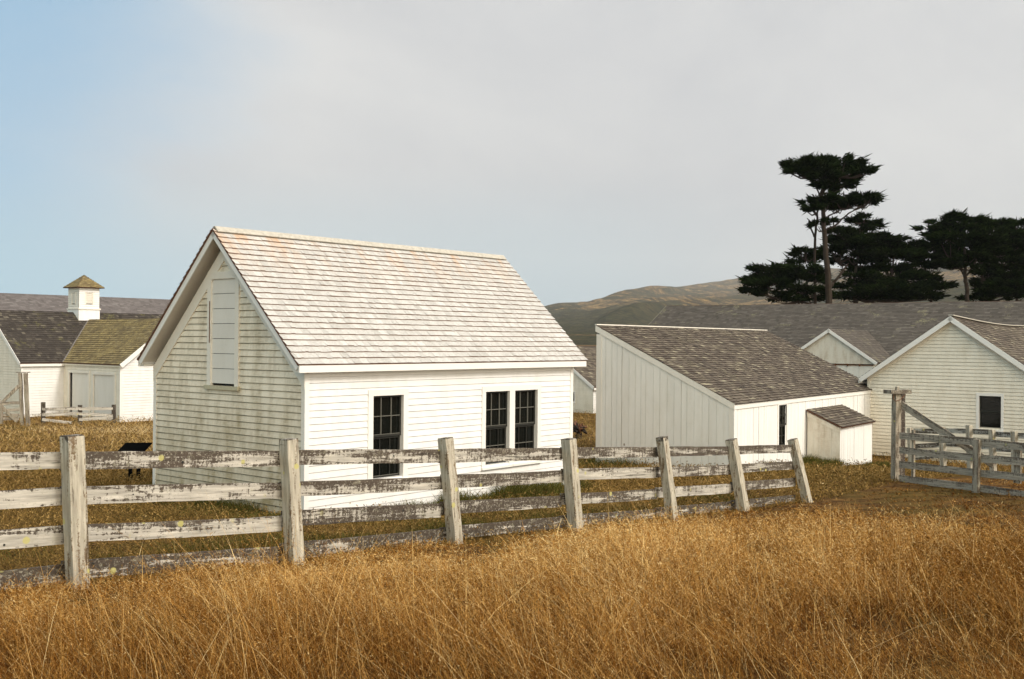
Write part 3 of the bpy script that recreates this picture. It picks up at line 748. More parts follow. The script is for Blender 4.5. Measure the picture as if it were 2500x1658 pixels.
# 6. L-shaped barn at left with cupola, and 7. the long barn behind it
def build_left_barn():
    th = .87; u = np.array([math.cos(th), math.sin(th), 0]); v = np.array([-math.sin(th), math.cos(th), 0])
    A0 = np.array([-21.644, 47.161, 0]); tan = .76; EZ = 2.946
    h = thing('cupola_barn', 'L-shaped white barn at left with square cupola and one mossy roof wing', 'barn', tuple(A0), th)
    # main part: local frame origin at A0
    La, Wa = 17.0, 6.0; oe = .12; ze = EZ - oe * tan; zr = EZ + 3.0 * tan
    gable_roof(h, La, Wa, ze, zr, oe, .10, 'roof_dark', exp=.15, w=.17, name='main_roof')
    TF, TL = wall_frame('front'), wall_frame('left'); wt = EZ - .06
    rl = lambda z: max(.0, (z - wt) / tan); rr_ = lambda z: min(Wa, Wa - (z - wt) / tan)
    w = MB(); clap_wall(w, TL, .1, wt + Wa / 2 * tan - .1, rl, rr_, 'old_white', groove=.012, butt=.018); w.build('gable_wall', h)
    w = MB(); clap_wall(w, TF, .1, wt, lambda z: 0, lambda z: La, 'white'); w.build('front_wall', h)
    w = MB(); clap_wall(w, wall_frame('back', La, Wa), .1, wt, lambda z: 0, lambda z: La, 'white', exp=.234); w.build('rear_wall', h)
    w = MB(); clap_wall(w, wall_frame('right', La, Wa), .1, wt + Wa / 2 * tan - .1, rl, rr_, 'white', exp=.234); w.build('gable_wall', h)
    c = MB(); c.box((-.02, -.02, .1), (.07, .0, wt), 'trim_bright'); c.build('corner_board', h)
    # wing: along -v from J (local x = 1.95); its near corner is PB at local y = -4.86
    x0, LW, WW = 1.95, 4.86, 5.1
    Tdoor = lambda s, o, z: (x0 - o, -LW + s, z)          # s = 0 at the near corner
    doors = [(2.66, 4.30, .42, 2.41), (.50, 2.20, .38, 2.38)]
    w = MB(); clap_wall(w, Tdoor, .1, wt, lambda z: .05, lambda z: LW, 'old_white', holes=[(d[0] - .05, d[1] + .05, d[2], d[3] + .04) for d in doors]); w.build('wing_side_wall', h)
    Tg = lambda s, o, z: (x0 + s, -LW - o, z)
    rl2 = lambda z: max(.0, (z - wt) / tan); rr2 = lambda z: min(WW, WW - (z - wt) / tan)
    w = MB(); clap_wall(w, Tg, -.1, wt + WW / 2 * tan - .1, rl2, rr2, 'white'); w.build('wing_gable_wall', h)
    Tr = lambda s, o, z: (x0 + WW + o, -LW + s, z)
    w = MB(); clap_wall(w, Tr, -.1, wt, lambda z: 0, lambda z: LW, 'white', exp=.234); w.build('wing_side_wall', h)
    c = MB(); c.box((x0 - .022, -LW - .022, -.1), (x0 + .06, -LW, wt), 'trim_bright'); c.box((x0 - .022, -LW + .001, -.1), (x0, -LW + .06, wt), 'trim'); c.build('corner_board', h)
    r = MB(); run_h = WW / 2 + oe; cs = 1 / math.hypot(1, tan); sn = tan * cs; run = run_h / cs; ov = .16
    for sg in (1, -1):
        xe = x0 - oe if sg == 1 else x0 + WW + oe
        F = lambda s, rr3, t, sg=sg, xe=xe: (xe + sg * (rr3 * cs - t * sn), -LW - ov + s, ze + rr3 * sn + t * cs)
        shingle_plane(r, F, 9, run, 'roof_moss', exp=.15, w=.16, thick=.02, clip=lambda rr3: (0, LW + ov - oe + rr3 * cs + .05))
        # deck as triangle-ended sheet reaching the valley
        q = [F(0, 0, -.004), F(LW + ov - oe, 0, -.004), F(LW + ov - oe + run * cs, run, -.004), F(0, run, -.004)]
        r.face(q, 'edge', .5); q2 = [F(0, 0, -.05), F(LW + ov - oe, 0, -.05), F(LW + ov - oe + run * cs, run, -.05), F(0, run, -.05)]
        r.face(q2[::-1], 'edge', .5); r.face([q[0], q[1], q2[1], q2[0]], 'edge', .5)
        b_ = MB(); qq = [F(a, rr3, t) for t in (-.17, .012) for a, rr3 in ((-.03, 0), (0, 0), (0, run), (-.03, run))]
        for ff in ((0, 3, 2, 1), (4, 5, 6, 7), (0, 1, 5, 4), (1, 2, 6, 5), (2, 3, 7, 6), (3, 0, 4, 7)): b_.face([qq[i] for i in ff], 'trim_bright', .9)
        b_.build('bargeboard', h)
        if sg == 1:
            f = MB(); f.beam(F(LW + ov - oe, 0, .015), F(LW + ov - oe + run * cs, run, .015), .10, .02, 'roof_mauve', tint=1); f.build('valley_flashing', h)
            f = MB(); f.beam(F(0, .01, -.09), F(LW + ov, .01, -.09), .03, .09, 'old_white'); f.build('fascia', h)
    r.build('wing_roof', h, label='moss covered wing roof')
    for i, (a, b_, z0, z1) in enumerate(doors):
        op = .16 if i == 0 else 0.0
        d = MB(); d.box((a, -.06, z0), (b_ - op, -.03, z1), 'door_white', Tdoor, tint=.6)
        d.box((b_ - op, -.22, z0), (b_, -.20, z1), 'black', Tdoor)  # black sheet set behind the gap in place of the dark interior
        do = d.build('door', h, label='barn door standing slightly ajar' if i == 0 else 'closed barn door')
        f = MB(); f.box((a - .13, -.02, z0 - .3), (a, .03, z1), 'trim', Tdoor); f.box((b_, -.02, z0 - .3), (b_ + .13, .03, z1), 'trim', Tdoor)
        f.box((a - .13, -.02, z1), (b_ + .13, .034, z1 + .13), 'trim', Tdoor); f.build('frame', do)
    # cupola
    cx, cy, hw = 1.95 + 2.52, 3.0, .52
    c = MB(); TT = {'f': lambda s, o, z: (cx - hw + s, cy - hw - o, z), 'l': lambda s, o, z: (cx - hw - o, cy - hw + s, z), 'b': lambda s, o, z: (cx - hw + s, cy + hw + o, z), 'r': lambda s, o, z: (cx + hw + o, cy - hw + s, z)}
    for k, T_ in TT.items(): clap_wall(c, T_, 5.42, 6.46, lambda z: 0, lambda z: 2 * hw, 'white' if k == 'f' else 'trim', exp=.10, holes=[(hw - .19, hw + .19, 5.62, 6.18)])
    c.box((cx - hw - .02, cy - hw - .02, 4.6), (cx + hw + .02, cy + hw + .02, 5.36), 'white', tint=.9)
    c.box((cx - hw - .06, cy - hw - .06, 5.361), (cx + hw + .06, cy + hw + .06, 5.42), 'trim', tint=.5)
    co = c.build('cupola', h)
    for k, T_ in TT.items():
        p = MB(); p.box((hw - .16, -.04, 5.65), (hw + .16, -.01, 6.15), 'door_white', T_, tint=.2)
        for j in range(6): p.box((hw - .16, -.01, 5.66 + j * .08), (hw + .16, .012, 5.68 + j * .08), 'trim', T_)
        p.box((hw - .22, -.02, 5.6), (hw - .16, .02, 6.2), 'trim', T_); p.box((hw + .16, -.02, 5.6), (hw + .22, .02, 6.2), 'trim', T_)
        p.box((hw - .22, -.02, 6.15), (hw + .22, .022, 6.2), 'trim', T_); p.build('vent', co)
    r = MB(); e = hw + .19; za, zp = 6.44, 7.07
    for k in range(4):
        a = k * math.pi / 2; R_ = Matrix.Rotation(a, 3, 'Z')
        tn = (zp - za) / e; c3 = 1 / math.hypot(1, tn); s3 = tn * c3; rn = e / c3
        F = lambda s, rr3, t, R_=R_: tuple(Vector((cx, cy, 0)) + R_ @ Vector((s - e, -e + rr3 * c3 - t * s3, 0)) + Vector((0, 0, za + rr3 * s3 + t * c3)))
        shingle_plane(r, F, 2 * e, rn, 'roof_moss', exp=.11, w=.13, thick=.015, clip=lambda rr3, c3=c3: (rr3 * c3, 2 * e - rr3 * c3))
        r.face([F(0, 0, -.005), F(2 * e, 0, -.005), F(e, rn, -.005)], 'edge', .5); r.face([F(0, 0, -.04), F(e, rn, -.2), F(2 * e, 0, -.04)], 'edge', .5)
        r.face([F(0, 0, -.04), F(2 * e, 0, -.04), F(2 * e, 0, 0), F(0, 0, 0)], 'edge', .5)
    r.build('cupola_roof', co)
    # long barn behind
    Rr = np.array([(207 - 1250) / 2609 * 70, 70.0, EYE + (823.8 - 723.6) / 2609 * 70])
    Wc = 11.0; tc = .62; zec = Rr[2] - (Wc / 2 + .3) * tc
    o = Rr - v * (Wc / 2) - u * 26
    g2 = thing('rear_long_barn', 'long barn with faded grey mauve roof behind the cupola barn', 'barn', (o[0], o[1], 0), th)
    gable_roof(g2, 60, Wc, zec, Rr[2], .3, .2, 'roof_mauve', exp=.17, w=.25, near_only=True, thick=.012)
    w = MB(); clap_wall(w, wall_frame('front'), -.1, zec + .15, lambda z: 0, lambda z: 60, 'white', exp=.234); w.build('front_wall', g2)
    w = MB(); clap_wall(w, wall_frame('back', 60, Wc), -.1, zec + .15, lambda z: 0, lambda z: 60, 'white', exp=.4); w.build('rear_wall', g2)
    for TT_ in (wall_frame('left'), wall_frame('right', 60, Wc)):
        w = MB(); clap_wall(w, TT_, -.1, Rr[2] - .2, lambda z: max(0, (z - zec - .15) / tc), lambda z: min(Wc, Wc - (z - zec - .15) / tc), 'white', exp=.234); w.build('gable_wall', g2)
build_left_barn()

# ------------------------------------------------------------------ fences
F_PX = 2609.12
def ray(x, y):
    r = .008; dx, dy = x - 1250, y - 829; u = dx * math.cos(r) + dy * math.sin(r); v = -dx * math.sin(r) + dy * math.cos(r)
    p = .0012555; d = (u, F_PX * math.cos(p) + v * math.sin(p), -v * math.cos(p) + F_PX * math.sin(p)); return (d[0] / d[1], d[2] / d[1])
def at(x, y, depth):
    a, b_ = ray(x, y); return Vector((a * depth, depth, EYE + b_ * depth))

def main_fence():
    P0 = Vector((-4.10, 9.90, 0)); step = Vector((1.637, 1.886, 0)); dirv = step.normalized(); nrm = Vector((dirv.y, -dirv.x, 0))
    h = thing('paddock_fence', 'long weathered white board fence with leaning posts crossing in front of the houses', 'fence', (P0.x, P0.y, gz(P0.x, P0.y)), 0)
    off = Vector(h.location)
    tops = [(176, 1065), (704, 1074), (1088, 1071), (1388, 1073), (1616, 1069), (1785, 1074), (1935, 1074)]
    bots = [(189, 1406), (719, 1346), (1109, 1296), (1404, 1272), (1640, 1255), (1813, 1232), (1972, 1228)]
    depth = [9.9, 11.8, 13.72, 15.6, 17.4, 19.3, 21.2]
    yr = [  # rail top/bottom on the left and right of each post (photo rows): 4 rails
        [((1106, 1147), (1193, 1237), (1287, 1332), (1384, 1428)), ((1105, 1146), (1188, 1232), (1282, 1324), (1372, 1416))],
        [((1101, 1139), (1179, 1217), (1259, 1297), (1334, 1374)), ((1099, 1136), (1177, 1212), (1249, 1286), (1327, 1366))],
        [((1098, 1129), (1163, 1195), (1228, 1264), (1292, 1326)), ((1097, 1129), (1161, 1191), (1226, 1257), (1288, 1320))],
        [((1094, 1123), (1148, 1178), (1210, 1238), (1262, 1290)), ((1093, 1119), (1146, 1173), (1206, 1231), (1259, 1286))],
        [((1092, 1117), (1141, 1167), (1193, 1219), (1244, 1268)), ((1091, 1116), (1140, 1165), (1190, 1216), (1240, 1264))],
        [((1091, 1112), (1135, 1157), (1181, 1203), (1224, 1246)), ((1090, 1110), (1134, 1155), (1176, 1198), (1222, 1243))],
        [((1086, 1105), (1126, 1145), (1167, 1187), (1208, 1229)), None]]
    for k in range(7):
        t = at(*tops[k], depth[k]); b_ = at(*bots[k], depth[k]); bz = gz(b_.x, b_.y) - .3
        d = (t - b_).normalized(); b2 = t - d * ((t.z - bz) / d.z)
        p = MB(); sz = .152 + random.uniform(-.012, .012)
        p.beam(b2 - off, t - off, sz, sz * 1.02, 'post', up=nrm, seg=9, wob=.0045)
        # cracked, weathered head
        p.beam(t - off - d * .05, t - off + d * random.uniform(.005, .02), sz * .97, sz * .98, 'rail', up=nrm, seg=1, wob=.006)
        p.build('post', h)
    mats = [['rail_white', 'rail_white', 'rail_white', 'rail_dark'], ['rail', 'rail_white', 'rail_white', 'rail_dark'], ['rail', 'rail', 'rail_dark', 'rail_dark'],
            ['rail', 'rail', 'rail_dark', 'rail_dark'], ['rail', 'rail_white', 'rail', 'rail_dark'], ['rail_dark', 'rail', 'rail_white', 'rail_dark'], ['rail_dark', 'rail', 'rail', 'rail_dark']]
    back = -nrm * .10        # rails are nailed on the far side of the posts
    for k in range(-1, 6):
        for j in range(4):
            if k == -1:
                a = at(-330, (1104, 1205, 1322, 1425)[j], 8.15); a.z -= 0
                yb = yr[0][0][j]; B = P0 + back + dirv * .05; B.z = (at(176, (yb[0] + yb[1]) / 2, 9.9)).z
                A = P0 - step * .93 + back; A.z = B.z + (.07, .055, .05, .045)[j] + .05
                A.z = B.z + .12
                hh = at(176, yb[0], 9.9).z - at(176, yb[1], 9.9).z
            else:
                ya, yb = yr[k][1][j], yr[k + 1][0][j]
                A = P0 + step * k + back; B = P0 + step * (k + 1) + back
                da, db = A.y, B.y; xa, xb = tops[k][0] + 25, tops[k + 1][0] - 25
                A.z = (at(xa, ya[0], da).z + at(xa, ya[1], da).z) / 2; B.z = (at(xb, yb[0], db).z + at(xb, yb[1], db).z) / 2
                hh = .5 * (at(xa, ya[0], da).z - at(xa, ya[1], da).z + at(xb, yb[0], db).z - at(xb, yb[1], db).z)
            A = A + dirv * random.uniform(-.04, .0); B = B + dirv * random.uniform(.0, .04)
            r = MB(); ln = (B - A).length; sg = 12
            pts = []
            d = (B - A).normalized(); side = d.cross(Vector((0, 0, 1))).normalized(); upv = side.cross(d)
            # own frame: x along the board so the grain runs with it
            rings = []
            bow = random.uniform(-.012, .006); hh = hh * random.uniform(.98, 1.02)
            for i in range(sg + 1):
                s = i / sg; z = bow * math.sin(math.pi * s); e1 = random.uniform(-.004, .003); e2 = random.uniform(-.003, .004)
                rings.append([(s * ln, -.014, -hh / 2 + z + e1), (s * ln, .014, -hh / 2 + z + e1), (s * ln, .014, hh / 2 + z + e2), (s * ln, -.014, hh / 2 + z + e2)])
            for i in range(sg):
                for q in range(4):
                    wn = (1.0 if q == 2 else .0)
                    f = [rings[i][q], rings[i][(q + 1) % 4], rings[i + 1][(q + 1) % 4], rings[i + 1][q]]
                    r.face(f, mats[k + 1][j], .5, worn=wn)
            r.face(rings[0][::-1], mats[k + 1][j], .5, worn=1); r.face(rings[-1], mats[k + 1][j], .5, worn=1)
            # knots and old nail heads
            if depth[max(k, 0)] < 16:
                for _ in range(random.choice((0, 1, 1, 2))):
                    kx, kz, kr = random.uniform(.2, ln - .2), random.uniform(-.4, .4) * hh, random.uniform(.006, .014)
                    r.tube([(kx, -.0175, kz), (kx, .0175, kz)], [kr, kr], 'sash', 8)
            ro = r.build('rail', h, loc=A - off)
            ro.rotation_euler = Matrix((d, -side, upv)).transposed().to_euler() if False else Matrix(((d.x, -side.x, upv.x), (d.y, -side.y, upv.y), (d.z, -side.z, upv.z))).to_euler()
main_fence()

def simple_rails(h, off, A, B, rows, hgt, mat, thick=.028):
    """rails between two posts; rows = list of (z at A, z at B)"""
    for za, zb in rows:
        a = Vector((A.x, A.y, za)); b_ = Vector((B.x, B.y, zb)); r = MB(); ln = (b_ - a).length; d = (b_ - a).normalized()
        side = d.cross(Vector((0, 0, 1))).normalized(); upv = side.cross(d); hg = hgt * random.uniform(.93, 1.05)
        r.beam((0, 0, 0), (ln, 0, 0), thick, hg, mat, seg=6, wob=.003)
        ro = r.build('rail', h, loc=a - off); ro.rotation_euler = Matrix(((d.x, -side.x, upv.x), (d.y, -side.y, upv.y), (d.z, -side.z, upv.z))).to_euler()
def Z(x, y, d): return at(x, y, d).z

# right-hand pen: gate frame with cap, brace, front fence, back fence
def right_pen():
    A = at(2187, 1176, 24.8); B = at(2382, 1203, 22.6)
    A0 = Vector((A.x, A.y, 0)); B0 = Vector((B.x, B.y, 0)); dv = (B0 - A0).normalized(); nv = Vector((dv.y, -dv.x, 0))
    if nv.y > 0: nv = -nv
    # gate frame
    g = thing('capped_post_pair', 'tall grey gate post pair joined by a short cap board at the pen corner', 'gate post', (A.x, A.y, gz(A.x, A.y)), 0)
    off = Vector(g.location)
    t = at(2189, 960, 24.8); b_ = at(2186, 1185, 24.8)
    p = MB(); p.beam(b_ - off, t - off, .145, .15, 'grey_post', up=nv, seg=8, wob=.004); p.build('post', g)
    t2 = at(2204, 962, 25.0); b2 = at(2203, 1180, 25.0)
    p = MB(); p.beam(b2 + Vector((0, .12, -.1)) - off, t2 + Vector((0, .12, 0)) - off, .14, .14, 'dark_post', up=nv, seg=8, wob=.004); p.build('post', g)
    p = MB(); p.beam(at(2166, 957, 24.75) - off, at(2216, 956, 24.9) - off, .30, .085, 'grey_rail', seg=2, wob=.004); p.build('cap_board', g)
    p = MB(); p.beam(at(2190, 954, 24.8) - off, at(2191, 944, 24.8) - off, .07, .06, 'grey_post', up=nv); p.build('peg', g)
    p = MB(); pts = [at(2181, 963, 24.68), at(2182, 975, 24.66), at(2186, 980, 24.66), at(2198, 976, 24.7), at(2211, 963, 24.75)]
    p.tube([q - off for q in pts], [.008] * 5, 'rust', 5); p.build('wire_loop', g)
    # front fence
    h = thing('pen_fence', 'grey unpainted board pen fence running right from the tall gate post', 'fence', (B.x, B.y, gz(B.x, B.y)), 0); off = Vector(h.location)
    t = at(2386, 1073, 22.5); bb = at(2382, 1206, 22.5); p = MB(); p.beam(bb - Vector((0, 0, .15)) - off, t - off, .15, .07, 'grey_post', up=nv, seg=6, wob=.004); p.build('post', h)
    C0 = B0 + (B0 - A0) * .75; E0 = C0 + (B0 - A0) * .3
    def dep(x):     # depth on the fence line for an image column
        rx = ray(x, 1050)[0]; # A0 + s*(B0-A0): x = rx*y
        D = B0 - A0; s = (rx * A0.y - A0.x) / (D.x - rx * D.y); return A0.y + s * D.y, s
    rows = [((705 * .2041, 775 * .2041, 838 * .2041)), ((877 * .2041, 965 * .2041, 1015 * .2041)), ((1047 * .2041, 1142 * .2041, 1200 * .2041)), ((1215 * .2041, 1320 * .2041, 1408 * .2041))]
    C = A0 + (B0 - A0) * 1.75
    for ra, rb, rc in rows:
        da, sa = dep(2197); db, sb = dep(2376); dc, s_c = dep(2500)
        za = Z(2197, 920 + ra, da); zb = Z(2376, 920 + rb, db); zc = Z(2500, 920 + rc, dc); slope = (zc - zb) / (s_c - sb)
        simple_rails(h, off, A0 + (B0 - A0) * sa + nv * .0, B0 + nv * .0, [(za, zb)], .158, 'grey_rail')
        simple_rails(h, off, B0 + (B0 - A0) * .015, C, [(zb, zb + slope * (1.75 - 1))], .158, 'grey_rail')
    # thin upright battens behind the rails
    for x, y0, y1 in ((2225, 1050, 1165), (2480, 1080, 1180)):
        d, s = dep(x); q = A0 + (B0 - A0) * s - nv * .06
        wv = .07 if x < 2300 else .17
        p = MB(); p.beam(Vector((q.x, q.y, Z(x, y1, d))) - off, Vector((q.x, q.y, Z(x, y0, d))) - off, wv, .05, 'grey_post', up=nv, seg=3, wob=.003); p.build('upright', h)
    # diagonal brace from the tall post
    br = MB(); a = at(2196, 988, 24.75); b_ = at(2345, 1086, 23.1)
    a2 = a - nv * .0; d = (b_ - a); e = a + d * 1.0
    br = MB(); br.beam((0, 0, 0), (d.length + .9, 0, 0), .03, .16, 'grey_rail', seg=5, wob=.003); bo = br.build('brace', h, loc=a - off - nv * .06)
    dn = d.normalized(); side = dn.cross(Vector((0, 0, 1))).normalized(); upv = side.cross(dn)
    bo.rotation_euler = Matrix(((dn.x, -side.x, upv.x), (dn.y, -side.y, upv.y), (dn.z, -side.z, upv.z))).to_euler()
    # back fence
    k = thing('rear_pen_fence', 'low lichened board fence behind the grey pen fence, below the dark window', 'fence', (12.9, 29.0, gz(12.9, 29.0)), 0); off = Vector(k.location)
    pk = [(2222, 1045, 1140, 30.5), (2300, 1042, 1135, 29.6), (2366, 1038, 1125, 28.6), (2422, 1049, 1135, 27.6), (2476, 1053, 1150, 26.6), (2545, 1060, 1160, 25.6)]
    pos = []
    for x, y0, y1, d in pk:
        t = at(x, y0, d); b_ = at(x + 4, y1, d); pos.append((x, d, t)); bz = gz(b_.x, b_.y) - .1
        p = MB(); p.beam(Vector((b_.x, b_.y, bz)) - off, t - off, .13, .12, 'post', up=nv, seg=4, wob=.004); p.build('post', k)
    rows = [[(1052, 1054), (1052, 1053), (1053, 1056), (1060, 1064), (1064, 1068)], [(1090, 1086), (1084, 1086), (1090, 1092), (1096, 1098), (1100, 1104)], [(1118, 1112), (1116, 1118), (1120, 1122), (1126, 1128), (1130, 1135)]]
    for i in range(5):
        x0, d0, t0 = pos[i]; x1, d1, t1 = pos[i + 1]
        simple_rails(k, off, Vector((t0.x, t0.y, 0)) - nv * .09, Vector((t1.x, t1.y, 0)) - nv * .09, [(Z(x0, r[i][0], d0), Z(x1, r[i][1], d1)) for r in rows], .135, 'rail')
right_pen()

# left-hand gate frame, old gate and low fence
def left_yard():
    g = thing('leaning_post_pair', 'two leaning grey gate posts under a short cap board before the left barn', 'gate post', (-19.1, 42.0, gz(-19.1, 42.0)), 0); off = Vector(g.location)
    for (xa, ya, xb, yb, w) in ((49.5, 911, 54.5, 1045, .11), (62, 911, 69, 1045, .13)):
        p = MB(); p.beam(at(xb, yb, 42.0) - Vector((0, 0, .1)) - off, at(xa, ya, 42.0) - off, w, w, 'grey_post', up=(0, 1, 0), seg=7, wob=.008); p.build('post', g)
    p = MB(); p.beam(at(40, 909, 42.0) - off, at(73, 909, 42.1) - off, .2, .03, 'grey_rail'); p.build('cap_board', g)
    h = thing('yard_gate', 'grey rail gate with a diagonal brace hanging left of the gate posts', 'gate', (-20.3, 41.8, gz(-20.3, 41.8)), 0); off = Vector(h.location)
    A = at(47, 1000, 41.95); B = at(-60, 1000, 41.5)
    rows = [(983, 985), (1000, 1003), (1013, 1010), (1022, 1020)]
    simple_rails(h, off, A, B, [(Z(47, a, 41.95), Z(-60, b_ + 4, 41.5)) for a, b_ in rows], .12, 'grey_rail')
    p = MB(); p.beam(at(46, 942, 41.9) - off, at(-4, 992, 41.8) - off, .06, .12, 'grey_post', seg=3, wob=.004); p.build('brace', h)
    p = MB(); p.beam(at(0, 988, 41.75) - off, at(42, 1030, 41.85) - off, .04, .11, 'grey_post', seg=3, wob=.004); p.build('brace', h)
    p = MB(); p.beam(at(4, 1035, 41.75) - off, at(2, 985, 41.75) - off, .10, .1, 'grey_post', up=(0, 1, 0), seg=3, wob=.004); p.build('post', h)
    f = thing('yard_fence', 'short sagging three post board fence in front of the barn doors', 'fence', (-17.9, 44.3, gz(-17.9, 44.3)), 0); off = Vector(f.location)
    pp = [(105.5, 982, 1040, 42.7), (195.5, 989, 1034, 43.6), (277.6, 988, 1026, 44.4)]
    for x, y0, y1, d in pp:
        b_ = at(x, y1, d); p = MB(); p.beam(Vector((b_.x, b_.y, gz(b_.x, b_.y) - .1)) - off, at(x, y0, d) - off, .14, .12, 'dark_post', up=(0, 1, 0), seg=4, wob=.004); p.build('post', f)
    P = [at(x, 1000, d) for x, _, _, d in pp]; fr = Vector((0, -.1, 0))
    simple_rails(f, off, P[0] + fr, P[1] + fr, [(Z(105, 999, 42.7), Z(195, 997, 43.6)), (Z(105, 1012, 42.7), Z(195, 1009, 43.6))], .115, 'rail_white')
    simple_rails(f, off, P[1] + fr, P[2] + fr, [(Z(195, 998, 43.6), Z(278, 997, 44.4)), (Z(195, 1010, 43.6), Z(278, 1014, 44.4)), (Z(195, 1024, 43.6), Z(288, 1020, 44.4))], .115, 'rail_white')
    simple_rails(f, off, P[0] + fr, at(178, 1030, 43.3) + fr, [(Z(105, 1024, 42.7), Z(178, 1032, 43.3))], .115, 'rail_white')
left_yard()

# information panel
def info_panel():
    b_ = at(328, 1175, 23.2); z0 = gz(b_.x, b_.y)
    h = thing('information_panel', 'low black slanted information panel on two legs left of the nearest house', 'sign', (b_.x, b_.y, z0), .12)
    zt = Z(330, 1093, 23.2) - z0
    for sx in (-.085, .085):
        p = MB(); p.box((sx - .038, -.03, -.1), (sx + .038, .03, zt - .03), 'black'); p.build('leg', h)
    # seen from behind and to the side, tilted; reading face turned away to the upper right
    p = MB(); c, s = math.cos(.42), math.sin(.42)
    T_ = lambda x, y, z: (x + y * .25, y * c - z * s, zt + y * s + z * c)
    p.box((-.28, -.20, -.012), (.28, .20, .012), 'black', T_); p.box((-.25, -.17, .0121), (.25, .17, .016), 'black', T_); p.build('panel', h)
info_panel()

def dead_bush():
    b_ = at(1412, 1062, 40.0); z0 = gz(b_.x, b_.y)
    h = thing('dead_stump', 'small dark gnarled stump in the gap between house and shed', 'stump', (b_.x, b_.y, z0), 0)
    p = MB(); p.tube([(0, 0, -.1), (.03, 0, .2), (-.05, .02, .45)], [.17, .10, .13], 'bark', 8); p.build('trunk', h)
    q = MB()
    for _ in range(46):
        a = Vector((random.gauss(0, .10), random.gauss(0, .08), random.uniform(.28, .5))); d = Vector((random.gauss(0, .13), random.gauss(0, .10), random.gauss(0, .09)))
        q.tube([a, a + d * .6, a + d], [.06, .05, .02], 'rust' if random.random() < .15 else 'bark', 5)
    q.build('twigs', h)
dead_bush()

# ------------------------------------------------------------------ cypress trees
KS = .3044
def K(x, y, d): return at(1780 + KS * x, 350 + KS * y, d)
def spray_pad(store, cx, cy, rx, ry, depth, dens=1.0, r=None):
    """one flat layer of foliage: many small pointed sprays through the layer's volume, longest at its rim"""
    c = K(cx, cy, depth); sx = rx * KS / F_PX * depth; sz = ry * KS / F_PX * depth; sy = sx * .75
    sx *= 1.06; sz *= 1.12; sy = sx * .8
    n = int(2300 * dens * (sx * sz) ** .85) + 150
    nl = max(3, int(sx * 3))
    lob = [(r.uniform(0, 6.283), r.uniform(.35, .95), r.uniform(.25, .5), r.uniform(-.5, .7)) for _ in range(nl * 2)]
    lx = np.array([math.cos(a) * q for a, q, _, _ in lob]); ly = np.array([math.sin(a) * q for a, q, _, _ in lob]); lr = np.array([w for _, _, w, _ in lob]); lz = np.array([z for _, _, _, z in lob])
    k = r.integers(0, len(lob), n)
    px = lx[k] + r.normal(0, .38, n) * lr[k]; py = ly[k] + r.normal(0, .38, n) * lr[k]; pz = lz[k] * (1 - .5 * np.hypot(lx[k], ly[k])) + r.normal(0, .28, n)
    P = np.stack([c.x + px * sx, c.y + py * sy, c.z + pz * sz], 1)
    out = np.stack([px * sx, py * sy, np.zeros(n)], 1); out /= np.linalg.norm(out, axis=1)[:, None] + .2
    rim = np.clip(np.hypot(px, py), 0, 1.3)[:, None]; D = out * (.6 + .7 * rim) + r.normal(0, .30, (n, 3)) + np.array([0, 0, .22]); D /= np.linalg.norm(D, axis=1)[:, None]
    Lf = r.uniform(.16, .44, n)[:, None] * (.7 + .6 * rim); Wd = r.uniform(.035, .08, n)[:, None]
    S = np.cross(D, r.normal(0, 1, (n, 3))); S /= np.linalg.norm(S, axis=1)[:, None]
    tip = P + D * Lf; mid = P + D * Lf * .45
    Lf = Lf * np.where(r.uniform(0, 1, n) < .10, 1.9, 1.0)[:, None]; tip = P + D * Lf; mid = P + D * Lf * .45
    quad = np.stack([P, mid + S * Wd, tip, mid - S * Wd], 1)
    t = np.clip(.35 + .35 * pz + r.normal(0, .2, n), 0, 1)  # paler towards the top of each layer: light from above put into the tint
    store.append((quad, t))
